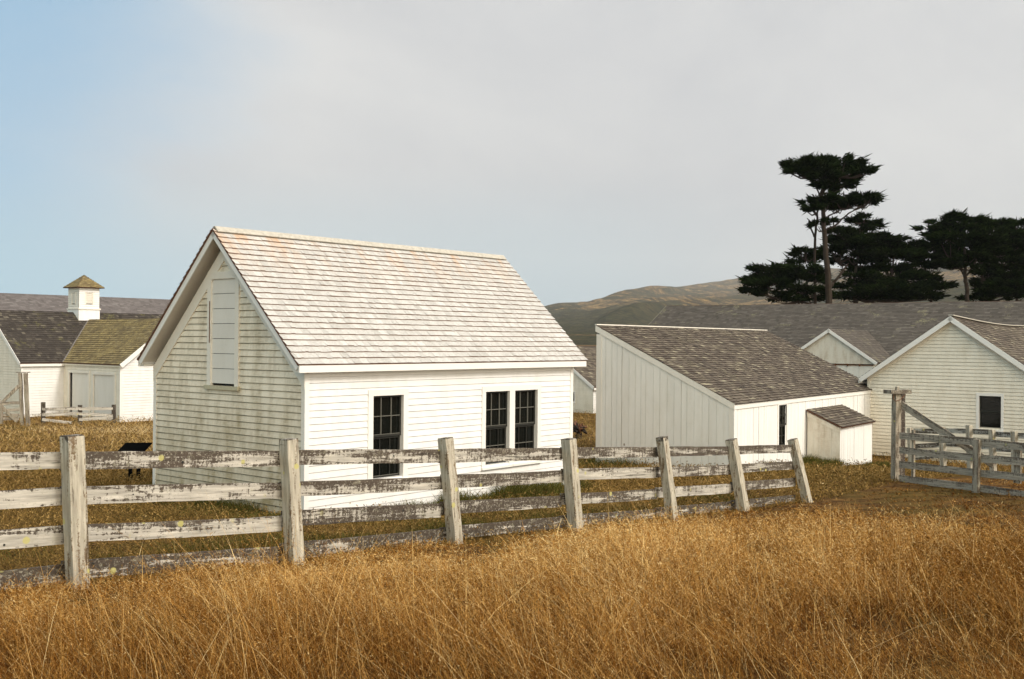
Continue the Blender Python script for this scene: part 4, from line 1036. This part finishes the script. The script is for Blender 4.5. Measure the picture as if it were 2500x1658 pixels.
def tree(name, label, trunks, pads, seed, depth, dens=1.0):
    r = np.random.default_rng(seed); random.seed(seed)
    base = trunks[0][0]; b_ = K(base[0], base[1], depth); g0 = .1
    h = thing(name, label, 'tree', (b_.x, b_.y, g0), 0, 'cypress trees behind the long barn'); off = np.array([b_.x, b_.y, g0])
    tr = MB()
    for i, tk in enumerate(trunks):
        pts = [K(p[0], p[1], depth + (p[3] if len(p) > 3 else 0)) for p in tk]
        rad = [p[2] * .82 * KS / F_PX * depth for p in tk]
        if tk[0][1] >= 1240: pts = [Vector((pts[0].x, pts[0].y, -.3))] + pts; rad = [rad[0] * 1.25] + rad
        fine = []; fr = []
        for a in range(len(pts) - 1):
            for s in range(4):
                q = pts[a].lerp(pts[a + 1], s / 4); q += Vector((random.gauss(0, .03), random.gauss(0, .05), 0)) * (1 if s else 0); fine.append(q - Vector(off)); fr.append(rad[a] + (rad[a + 1] - rad[a]) * s / 4)
        fine.append(pts[-1] - Vector(off)); fr.append(rad[-1]); tr.tube(fine, fr, 'bark', 8)
    # small limbs from the trunks into each pad
    allp = [(Vector(K(p[0], p[1], depth + (p[3] if len(p) > 3 else 0))), p[2]) for tk in trunks for p in tk]
    for (cx, cy, rx, ry) in pads:
        c = K(cx, cy, depth)
        best = min(allp, key=lambda q: (q[0] - c).length + (3 if q[0].z > c.z else 0))
        a = best[0]
        for _ in range(3):
            e = c + Vector((random.uniform(-.7, .7) * rx * KS / F_PX * depth, random.uniform(-1, 1) * rx * .5 * KS / F_PX * depth, -.2)); md = a.lerp(e, .5) + Vector((0, 0, -.25))
            tr.tube([a - Vector(off), md - Vector(off), e - Vector(off)], [.10, .06, .02], 'bark', 5)
    tr.build('trunk', h)
    st = []
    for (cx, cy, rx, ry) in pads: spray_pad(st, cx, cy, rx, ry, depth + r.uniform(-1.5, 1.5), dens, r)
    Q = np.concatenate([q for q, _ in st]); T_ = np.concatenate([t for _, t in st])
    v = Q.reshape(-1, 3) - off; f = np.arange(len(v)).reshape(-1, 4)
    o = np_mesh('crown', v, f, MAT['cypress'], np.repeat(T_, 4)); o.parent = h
tree('tall_cypress', 'tallest cypress with flat top layers and bare trunk above the rest', [[(800, 1262, 32), (795, 1100, 30), (775, 900, 26), (762, 700, 23), (755, 560, 20), (735, 420, 18), (760, 300, 10)],
      [(690, 1262, 16, 1.5), (690, 1000, 14, 1.5), (690, 750, 12, 1), (705, 560, 10, .5), (730, 440, 7)], [(682, 750, 9, 1), (650, 670, 8, 1), (625, 600, 4, 1)],
      [(765, 700, 10), (850, 660, 9), (960, 560, 7), (1060, 510, 4)], [(760, 620, 9), (800, 580, 8), (870, 545, 5), (930, 530, 3)], [(730, 430, 8), (700, 360, 7), (670, 280, 4)], [(750, 400, 9), (800, 330, 7), (880, 270, 4)],
      [(810, 1150, 16), (870, 1080, 13), (930, 1000, 9), (960, 960, 5)]],
     [(500, 185, 90, 34), (600, 180, 110, 55), (700, 150, 110, 42), (720, 220, 130, 60), (830, 145, 120, 38), (860, 205, 170, 62), (990, 190, 100, 45), (1080, 225, 80, 30), (960, 265, 140, 42), (850, 320, 120, 48), (800, 370, 80, 26), (545, 215, 90, 22), (780, 265, 100, 34), (770, 335, 60, 22), (890, 345, 80, 20),
      (650, 490, 62, 28), (670, 530, 62, 26), (760, 450, 110, 36), (900, 455, 140, 42), (1060, 435, 110, 30), (1120, 460, 90, 34), (1000, 490, 140, 28), (880, 515, 90, 20), (700, 650, 55, 22), (820, 622, 45, 16)], 21, 92, 1.25)
tree('spreading_cypress', 'low wide cypress leftmost of the group, below the tall one', [[(560, 1262, 14), (540, 1190, 12), (480, 1150, 9), (400, 1120, 5)], [(560, 1240, 12), (620, 1150, 10), (640, 1030, 7), (610, 930, 4)], [(540, 1230, 9), (500, 1240, 7), (380, 1180, 4)]],
     [(585, 860, 60, 24), (620, 905, 110, 34), (600, 950, 80, 25), (300, 1010, 150, 26), (460, 995, 90, 26), (620, 1005, 130, 40), (400, 1050, 200, 40), (230, 1095, 120, 26), (560, 1090, 180, 46), (340, 1130, 160, 34), (690, 1090, 90, 40), (220, 1185, 95, 30), (330, 1215, 130, 26), (560, 1170, 130, 32), (680, 1190, 100, 40), (400, 1255, 180, 14), (640, 1245, 120, 22)], 22, 94)
tree('dense_cypress', 'broad dense dark cypress just right of the tallest trunk', [[(1010, 1262, 18), (1000, 1120, 16), (1020, 980, 13), (1060, 800, 9), (1080, 620, 4)], [(1020, 1250, 10), (1150, 1150, 8), (1300, 1100, 4)], [(1010, 1120, 8), (930, 1040, 6), (890, 960, 3)]],
     [(1085, 592, 55, 20), (1010, 615, 60, 18), (1085, 645, 110, 26), (1150, 660, 65, 18), (1010, 700, 130, 34), (880, 705, 80, 24), (1010, 755, 190, 38), (860, 770, 90, 30), (1230, 740, 80, 22), (1180, 780, 170, 34), (1330, 765, 70, 18), (950, 820, 200, 40), (1250, 830, 200, 40), (840, 860, 90, 40), (1050, 890, 220, 44), (1300, 895, 190, 36),
      (880, 950, 90, 26), (1130, 950, 160, 30), (1120, 1010, 170, 30), (1300, 1000, 170, 34), (1060, 1060, 110, 22), (1330, 1065, 230, 40), (1180, 1120, 180, 34), (1450, 1120, 200, 40), (930, 1150, 90, 20), (1300, 1170, 260, 42), (1560, 1150, 130, 30), (1650, 1140, 110, 22), (1120, 1210, 180, 32), (1400, 1215, 240, 40), (940, 1225, 110, 22), (1200, 1250, 260, 18), (1560, 1240, 120, 20), (1700, 1160, 70, 16)], 23, 97)
tree('linking_cypress', 'cypress of middle height joining the two dark masses', [[(1620, 1262, 14, 3), (1600, 1100, 11, 3), (1560, 950, 8, 3), (1540, 850, 4, 3)]],
     [(1460, 815, 110, 26), (1600, 800, 100, 24), (1530, 850, 170, 34), (1660, 865, 150, 34), (1480, 905, 160, 30), (1640, 925, 170, 34), (1560, 975, 140, 26), (1700, 985, 90, 24), (1500, 1035, 120, 26), (1600, 1085, 90, 22)], 24, 99)
tree('pointed_cypress', 'cypress with ragged peaked top and pale forked trunk, third from the right edge', [[(1912, 1262, 20), (1905, 1150, 20), (1890, 1060, 18), (1900, 950, 14), (1880, 800, 10), (1820, 640, 4)], [(1890, 1060, 10), (1850, 1000, 8), (1780, 930, 4)], [(1905, 1060, 10), (1960, 980, 8), (2000, 900, 4)]],
     [(1770, 575, 70, 18), (1800, 610, 110, 30), (1700, 640, 90, 20), (1870, 620, 110, 34), (1960, 620, 70, 24), (1640, 685, 110, 20), (1790, 680, 150, 34), (1930, 690, 150, 40), (1700, 730, 130, 24), (1850, 750, 190, 36), (1990, 770, 110, 34), (1780, 800, 160, 30), (1900, 830, 180, 40), (1740, 860, 110, 30), (1850, 900, 150, 36), (1960, 910, 110, 36), (1800, 950, 90, 26), (1900, 985, 110, 24)], 25, 95)
tree('wide_cypress', 'broad cypress with layered branches, second from the right edge', [[(2035, 1262, 18), (2030, 1120, 16), (2025, 960, 12), (2080, 800, 7), (2110, 680, 4)], [(2030, 1100, 9), (2120, 1020, 7), (2220, 980, 4)], [(2030, 1000, 7), (2070, 950, 5), (2140, 920, 3)]],
     [(2120, 640, 90, 22), (2080, 670, 90, 26), (2180, 665, 110, 28), (2130, 720, 160, 38), (2250, 740, 110, 34), (2100, 790, 140, 38), (2230, 810, 150, 38), (2080, 860, 110, 34), (2210, 880, 160, 38), (2120, 920, 110, 26), (2260, 940, 140, 34), (2180, 990, 140, 30), (2130, 1060, 110, 30), (2250, 1060, 150, 36), (2090, 1120, 100, 30), (2200, 1130, 170, 40), (2100, 1190, 130, 34), (2210, 1200, 150, 38), (1990, 1235, 90, 18), (2150, 1245, 140, 20), (1900, 1245, 60, 12), (2060, 1040, 80, 30), (2300, 1120, 120, 40), (2300, 1200, 110, 34), (2040, 1160, 80, 30), (2000, 880, 120, 34), (1980, 950, 90, 26)], 26, 96)
tree('edge_cypress', 'cypress cut by the right edge of the view', [[(2305, 1262, 12), (2310, 1150, 12), (2330, 950, 9), (2350, 750, 5)], [(2310, 1180, 7), (2380, 1120, 6), (2450, 1080, 3)]],
     [(2320, 640, 90, 22), (2400, 630, 90, 24), (2350, 680, 130, 30), (2330, 740, 110, 30), (2420, 760, 110, 34), (2350, 810, 110, 34), (2430, 860, 110, 40), (2350, 890, 110, 34), (2400, 950, 120, 36), (2340, 1000, 110, 30), (2430, 1040, 110, 36), (2360, 1080, 110, 30), (2330, 860, 90, 34), (2290, 930, 80, 30), (2400, 1150, 110, 34), (2420, 1220, 120, 34)], 27, 98)

# ------------------------------------------------------------------ grass
def blades(pos, hgt, wid, lean, rg, seg=3, bend=.35, leandir=None):
    """arrays -> tapered bent blades (seg quads each)"""
    n = len(pos); ang = rg.uniform(0, 6.283, n)
    fx, fy = np.cos(ang), np.sin(ang)
    dirx = rg.normal(0, 1, n) + (leandir[0] if leandir else 0); diry = rg.normal(0, .8, n) + (leandir[1] if leandir else 0)
    ln = np.hypot(dirx, diry) + 1e-6; dirx /= ln; diry /= ln
    V = []
    for k in range(seg + 1):
        s = k / seg; out = lean * s + bend * lean * s * s * 1.2; w = wid * (1 - s * .85)
        x = pos[:, 0] + dirx * out * hgt; y = pos[:, 1] + diry * out * hgt; z = pos[:, 2] + hgt * s * (1 - .25 * np.minimum(lean, 1.2) * s)
        V.append(np.stack([x - fx * w / 2, y - fy * w / 2, z], 1)); V.append(np.stack([x + fx * w / 2, y + fy * w / 2, z], 1))
    V = np.stack(V, 1)
    base = (np.arange(n) * (seg + 1) * 2)[:, None]
    F = np.concatenate([base + np.array([[2 * k, 2 * k + 1, 2 * k + 3, 2 * k + 2]]) for k in range(seg)], 1).reshape(-1, 4)
    tip = V[:, -2:].mean(1)
    mids = V[:, 2 * ((seg + 1) // 2)]
    return V.reshape(-1, 3), F, tip, np.stack([dirx, diry], 1)
def slivers(P, size, wid, rg):
    n = len(P); D = rg.normal(0, 1, (n, 3)); D[:, 2] = np.abs(D[:, 2]) * .8; D /= np.linalg.norm(D, axis=1)[:, None]
    S = np.cross(D, rg.normal(0, 1, (n, 3))); S /= np.linalg.norm(S, axis=1)[:, None] + 1e-9
    a = P - D * size[:, None] / 2; b_ = P + D * size[:, None] / 2
    V = np.stack([a, P + S * wid[:, None] / 2, b_, P - S * wid[:, None] / 2], 1).reshape(-1, 3)
    return V, np.arange(len(V)).reshape(-1, 4)
H0 = np.array([-3.4777, 18.0]); HU = np.array([math.cos(TH), math.sin(TH)]); HV = np.array([-math.sin(TH), math.cos(TH)])
S0 = np.array([5.576, 26.8]); SU = np.array([math.cos(.954), math.sin(.954)]); SV = np.array([-math.sin(.954), math.cos(.954)])
B0_ = np.array([-21.644, 47.161]); G0_ = np.array([16.199, 32.47])
def inside(x, y):
    p = np.stack([x, y], 1); r = np.zeros(len(x), bool)
    for O, U, V_, a0, a1, b0, b1 in ((H0, HU, HV, -.03, 7.5, -.03, 4.64), (S0, SU, SV, -.03, 12.1, -.03, 4.1), (S0, SU, SV, 5.1, 8.15, -1.03, .1), (G0_, HU, HV, -.03, 13, 0, 5.5), (B0_, HU, HV, 0, 17, 0, 6), (B0_, HU, HV, 1.95, 7.05, -4.9, .1)):
        q = p - O; a = q @ U; b_ = q @ V_; r |= (a > a0) & (a < a1) & (b_ > b0) & (b_ < b1)
    return r
def fence_side(x, y):   # >0 on the viewer's side of the paddock fence
    return (x + 4.10) * .755 - (y - 9.9) * .656
def patch(x, y, s, seed): return fbm(x, y, s, seed)
def scatter(n, d0, d1, rg, tmax=.52, power=1.0):
    d = d0 + (d1 - d0) * rg.uniform(0, 1, n) ** power; t = rg.uniform(-tmax, tmax, n); return t * d, d
VV, FF, TT = [], [], []; nv = 0
def add(V, F, tint, per):
    global nv
    VV.append(V); FF.append(F + nv); TT.append(np.repeat(tint, per)); nv += len(V)
rg = np.random.default_rng(5)
def lod(d): return np.clip(d / 7.0, .62, 4)          # blades get a little broader with distance so they still read
# foreground: dense tangle of short reddish growth (viewer's side of the fence)
for (cnt, d0, d1, pw, hlo, hhi, kind) in ((200000, 2.6, 13, 1.0, .10, .34, 'under'), (150000, 9, 26, 1.0, .10, .30, 'under'), (42000, 2.8, 14, 1.0, .30, .56, 'stalk'), (22000, 10, 24, 1.0, .24, .42, 'stalk'), (1900, 2.8, 15, .9, .42, .74, 'tall')):
    cnt = int(cnt * 1.34); x, y = scatter(cnt, d0, d1, rg, .75, pw)
    fs = fence_side(x, y); pn = patch(x, y, .9, 31); pf = patch(x, y, .25, 37)
    pen = np.clip((x - 4.6 + (y - 14) * .12) / 2.6, 0, 1) * np.clip((y - 12.8) / 3, 0, 1)        # mown ground before the pen
    keep = (fs > -.15) & ~inside(x, y) & (rg.uniform(0, 1, cnt) < np.where(pen > 0, 1 - pen * (.55 if kind == 'under' else .97), 1))
    cl = patch(x, y, 3.1, 61)          # clumps with bare dark gaps between
    keep &= rg.uniform(0, 1, cnt) < (np.clip(.55 + .8 * cl + .3 * patch(x, y, 8.5, 67), .34, 1) if kind == 'under' else np.clip(.42 + .45 * pn + .45 * cl + .45 * patch(x, y, 8.5, 67), .03, 1))
    x, y, pn, pf, pen, cl = x[keep], y[keep], pn[keep], pf[keep], pen[keep], cl[keep]; n = len(x); z = ground_np(x, y)
    dd = y
    hgt = rg.uniform(hlo, hhi, n) * (1 + .28 * pn) * (1 - .65 * pen); near_f = np.clip((3.3 - np.abs(fence_side(x, y))) / 2.3, 0, 1); hgt *= (1 + .25 * cl) * (1 - (.74 if kind != 'tall' else .45) * near_f)
    w = {'under': .0034, 'stalk': .0027, 'tall': .0042}[kind] * lod(dd) * rg.uniform(.7, 1.4, n)
    lean = np.abs(rg.normal(.75 if kind == 'under' else (.34 if kind == 'stalk' else .40), .35 if kind == 'under' else .24, n))
    V, F, tip, dr = blades(np.stack([x, y, z - .02], 1), hgt, w, lean * (.85 if kind == 'under' else 1), rg, seg=2 if kind == 'under' else 3, leandir=(-.6, .1), bend=.35 if kind == 'under' else .75)
    place = -.03 + .19 * np.clip((9.5 - np.abs(fence_side(x, y) - 3.2) * 2.2) / 7, 0, 1) * np.clip((y - 7) / 4, 0, 1) - .08 * np.clip((7.5 - y) / 3, 0, 1) - .11 * pen - .05 * np.clip((x - 2) / 4, 0, 1)
    if kind == 'under': t = np.clip(place + rg.normal(.27, .28, n) - .06 * pen + .16 * pf + .12 * cl, 0, .97)
    elif kind == 'stalk': t = np.clip(place * .8 + rg.normal(.56, .22, n) + .08 * pf, 0, .97)
    else: t = np.clip(rg.normal(.80, .14, n), 0, 1)
    add(V, F, t, 6 if kind == 'under' else 8)
    # fluffy seed heads: swarms of tiny slivers round the upper stems
    if kind in ('stalk', 'under'):
        m_ = 9 if kind == 'stalk' else 2
        sel = np.arange(n) if kind == 'stalk' else np.nonzero(rg.uniform(0, 1, n) < .8)[0]
        rep = np.repeat(sel, m_); q = rg.uniform(.45, 1.02, len(rep))
        P = np.stack([x[rep], y[rep], z[rep]], 1); P = P + (tip[rep] - P) * q[:, None] + rg.normal(0, .026, (len(rep), 3)) * (1.3 - q[:, None])
        sz = rg.uniform(.012, .032, len(rep)) * lod(dd[rep]); sw = rg.uniform(.0016, .0038, len(rep)) * lod(dd[rep])
        V, F = slivers(P, sz, sw, rg)
        tt = np.clip(place[rep] * .9 + rg.normal(.37, .24, len(rep)) + .15 * pf[rep] + .12 * cl[rep] + (.05 if kind == 'stalk' else -.05), 0, 1)
        add(V, F, tt, 4)
V = np.concatenate(VV); F = np.concatenate(FF); T_ = np.concatenate(TT)
o = np_mesh('dry_grass', V, F, MAT['dry'], T_); tag(o, 'tall golden brown dry grass filling the foreground up to the fence', 'grass', kind='stuff')
# behind the fence: shorter, patchy dry turf
VV, FF, TT = [], [], []; nv = 0
for (cnt, d0, d1, hlo, hhi) in ((130000, 10, 28, .06, .20), (90000, 22, 62, .06, .19)):
    cnt = int(cnt * 1.3); x, y = scatter(cnt, d0, d1, rg, .72, 1.0); fs = fence_side(x, y); keep = (fs < .2) & ~inside(x, y); x, y = x[keep], y[keep]; n = len(x); pf = patch(x, y, .45, 41)
    z = ground_np(x, y); w = .0045 * lod(y) * rg.uniform(.7, 1.4, n) * 1.2; hgt = rg.uniform(hlo, hhi, n) * (1 + .5 * pf) * np.clip(y / 20, .8, 1.5)
    V, F, tip, dr = blades(np.stack([x, y, z - .02], 1), hgt, w, np.abs(rg.normal(.7, .3, n)), rg, seg=1)
    band = .30 * np.exp(-((y - 38.5 + .05 * x) / 1.5) ** 2) * (x < -8); near_d = -.09 * (y < 22) + .13 * np.clip((y - 25) / 6, 0, 1) * (x < 0)
    add(V, F, np.clip(rg.normal(.50, .15, n) + .10 * pf + band + near_d, 0, .97), 4)
    sel = np.nonzero(rg.uniform(0, 1, n) < .35)[0]; rep = np.repeat(sel, 2)
    P = tip[rep] + rg.normal(0, .05, (len(rep), 3)); P[:, 2] = np.maximum(P[:, 2], z[rep] + .02)
    V, F = slivers(P, .02 * lod(y[rep]), .007 * lod(y[rep]), rg); add(V, F, np.clip(rg.normal(.36, .17, len(rep)), 0, 1), 4)
o = np_mesh('dry_turf', np.concatenate(VV), np.concatenate(FF), MAT['turf'], np.concatenate(TT)); tag(o, 'short dry brown turf around the buildings beyond the fence', 'grass', kind='stuff')
# green growth along the walls and the fence foot
VV, FF, TT = [], [], []; nv = 0
def green_strip(a, b_, spread, cnt, hlo, hhi, tall=0.0):
    t = rg.uniform(0, 1, cnt); p = np.array(a)[None] * (1 - t[:, None]) + np.array(b_)[None] * t[:, None]
    d = np.array(b_) - np.array(a); nrm = np.array([d[1], -d[0]]) / np.hypot(*d)
    o_ = rg.exponential(spread, cnt); p = p + nrm[None] * o_[:, None]; k = ~inside(p[:, 0], p[:, 1]); p = p[k]; o_ = o_[k]; n = len(p)
    cl = np.clip(.6 + .6 * patch(p[:, 0], p[:, 1], 2.2, 51), .15, 1.4)
    z = ground_np(p[:, 0], p[:, 1]); hgt = rg.uniform(hlo, hhi, n) * cl; w = .0042 * lod(p[:, 1]) * rg.uniform(.7, 1.4, n)
    V, F, tip, dr = blades(np.stack([p[:, 0], p[:, 1], z - .02], 1), hgt, w, np.abs(rg.normal(.45, .25, n)), rg, seg=2)
    add(V, F, np.clip(rg.normal(.5, .25, n), 0, 1), 6)
h2 = lambda a, b_: tuple(H0 + HU * a + HV * b_); s2 = lambda a, b_: tuple(S0 + SU * a + SV * b_)
green_strip(h2(-.3, -.05), h2(7.6, -.05), .32, 9000, .10, .34)
green_strip(h2(3.2, -.05), h2(7.6, -.05), .18, 7000, .25, .62)
green_strip(h2(-.05, 4.7), h2(-.05, -.2), .45, 9000, .08, .26)
green_strip(s2(-.05, 4.1), s2(-.05, -.1), .5, 6000, .10, .40)
green_strip(s2(-.2, -.05), s2(5.2, -.05), .4, 6000, .12, .32)
green_strip(s2(5.05, -.05), s2(5.05, -1.1), .4, 3500, .15, .38)
green_strip(s2(5.0, -1.1), s2(8.3, -1.1), .9, 8000, .06, .20)
green_strip((-3.8, 10.6), (6.0, 21.9), -.0 + .001, 10, .1, .2)
a_, b__ = np.array([-4.6, 9.6]), np.array([5.8, 21.5])
green_strip(tuple(b__ + np.array([-.35, .35])), tuple(a_ + np.array([-.35, .35])), .8, 16000, .08, .24)
o = np_mesh('green_grass', np.concatenate(VV), np.concatenate(FF), MAT['green'], np.concatenate(TT)); tag(o, 'green weeds and grass growing along the walls and fence foot', 'grass', kind='stuff')

# ------------------------------------------------------------------ haze
bm_v = []
hz = MB(); MAT['_haze'] = None
m = bpy.data.materials.new('haze_air'); m.use_nodes = True; nt = m.node_tree; nt.nodes.remove(nt.nodes['Principled BSDF'])
pv = nt.nodes.new('ShaderNodeVolumePrincipled'); pv.inputs['Color'].default_value = (.98, .985, 1, 1); pv.inputs['Density'].default_value = .00007; pv.inputs['Anisotropy'].default_value = .0
nt.links.new(pv.outputs[0], nt.nodes['Material Output'].inputs['Volume']); MAT['_haze'] = m
hz.box((-3000, -300, -8), (6500, 15200, 1200), '_haze'); ho = hz.build('haze'); tag(ho, 'thin pale coastal haze filling the air', 'haze', kind='stuff')

# ------------------------------------------------------------------ sky and sun
SUN_EL, SUN_AZ = math.radians(42), math.atan2(.86, -.50)       # azimuth measured from +Y towards +X
sd = Vector((math.sin(SUN_AZ) * math.cos(SUN_EL), math.cos(SUN_AZ) * math.cos(SUN_EL), math.sin(SUN_EL)))
w = bpy.data.worlds.new('World'); sc.world = w; w.use_nodes = True; nt = w.node_tree; bg = nt.nodes['Background']
sky = nt.nodes.new('ShaderNodeTexSky'); sky.sky_type = 'NISHITA'; sky.sun_disc = False; sky.sun_elevation = SUN_EL; sky.sun_rotation = SUN_AZ
sky.air_density = 1.0; sky.dust_density = 1.5
tc = N(nt, 'ShaderNodeTexCoord'); sp_ = N(nt, 'ShaderNodeSeparateXYZ'); L(nt, tc.outputs['Generated'], sp_.inputs[0])
mp = N(nt, 'ShaderNodeMapping'); mp.inputs['Scale'].default_value = (1, 1, 1.6); L(nt, tc.outputs['Generated'], mp.inputs['Vector'])
nz = noise(nt, mp.outputs[0], 2.1, 7, .55, .3); nz2 = noise(nt, mp.outputs[0], 1.1, 3, .5)
X_, Y_, Z_ = sp_.outputs
# fog bank: thin over the left and just above the horizon, thick elsewhere
thin_l = mth(nt, 'ADD', mth(nt, 'MULTIPLY', X_, -1.0), mth(nt, 'MULTIPLY', mth(nt, 'SUBTRACT', nz, .5), .35))
thin_l = ramp(nt, thin_l, [(.20, 0), (.47, 1)], 'EASE')
low = ramp(nt, mth(nt, 'ADD', Z_, mth(nt, 'MULTIPLY', mth(nt, 'SUBTRACT', nz2, .5), .05)), [(.03, 1), (.17, 0)], 'EASE')
lowx = ramp(nt, mth(nt, 'ADD', X_, .5), [(.5, 1), (.82, .08)], 'EASE')
low = mth(nt, 'MULTIPLY', low, lowx)
clear = mth(nt, 'MULTIPLY', thin_l, .95); lowf = mth(nt, 'MULTIPLY', low, .85)
fog = mix(nt, ramp(nt, nz, [(.38, 0), (.62, 1)]), (5.9, 6.0, 6.25), (7.4, 7.38, 7.35))
skyc = mix(nt, 1.0, sky.outputs[0], (1.0, 1.0, 1.0), 'MULTIPLY')
blue = mix(nt, mth(nt, 'MULTIPLY', low, .85), mix(nt, .78, skyc, (2.6, 5.4, 8.0)), (4.3, 6.7, 7.9))
col = mix(nt, clear, mix(nt, lowf, fog, (4.6, 6.7, 7.8)), blue)
# the fog glows towards the veiled sun, behind the viewer's right shoulder
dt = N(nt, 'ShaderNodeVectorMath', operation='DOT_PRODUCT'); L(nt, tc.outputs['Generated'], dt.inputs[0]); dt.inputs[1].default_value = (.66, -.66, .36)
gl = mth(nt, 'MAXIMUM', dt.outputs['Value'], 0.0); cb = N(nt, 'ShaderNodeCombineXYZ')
back = mth(nt, 'MAXIMUM', mth(nt, 'MULTIPLY', Y_, -1.0), 0.0)  # extra warm light added to the unseen sky behind the viewer, for shaded walls
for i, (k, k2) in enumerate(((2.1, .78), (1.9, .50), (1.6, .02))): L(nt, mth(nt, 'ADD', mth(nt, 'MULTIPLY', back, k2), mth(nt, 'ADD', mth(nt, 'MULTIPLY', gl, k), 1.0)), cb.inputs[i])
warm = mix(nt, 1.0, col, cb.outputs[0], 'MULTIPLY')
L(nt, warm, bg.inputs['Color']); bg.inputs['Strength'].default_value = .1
sun = bpy.data.lights.new('sun', 'SUN'); sun.energy = 2.3; sun.angle = math.radians(12); sun.color = (1, .955, .88)
so = bpy.data.objects.new('sun', sun); COL.objects.link(so); so.rotation_euler = (-sd).to_track_quat('-Z', 'Y').to_euler(); so.location = (20, -10, 30)

# ------------------------------------------------------------------ camera
cam = bpy.data.cameras.new('camera'); co = bpy.data.objects.new('camera', cam); COL.objects.link(co)
cam.sensor_width = 36; cam.lens = F_PX / 2500 * 36; cam.clip_end = 25000; cam.clip_start = .05
co.location = (0, 0, EYE)
co.rotation_euler = (Matrix.Rotation(math.pi / 2 + .0012555, 4, 'X') @ Matrix.Rotation(.008, 4, 'Z')).to_euler()
sc.camera = co
sc.view_settings.view_transform = 'Standard'; sc.view_settings.look = 'None'; sc.view_settings.exposure = 0.0; sc.view_settings.gamma = 1
sc.cycles.use_denoising = True; sc.cycles.denoiser = 'OPENIMAGEDENOISE'; sc.cycles.denoising_prefilter = 'ACCURATE'
sc.cycles.max_bounces = 6; sc.cycles.diffuse_bounces = 3; sc.cycles.glossy_bounces = 2; sc.cycles.transmission_bounces = 3; sc.cycles.volume_bounces = 0
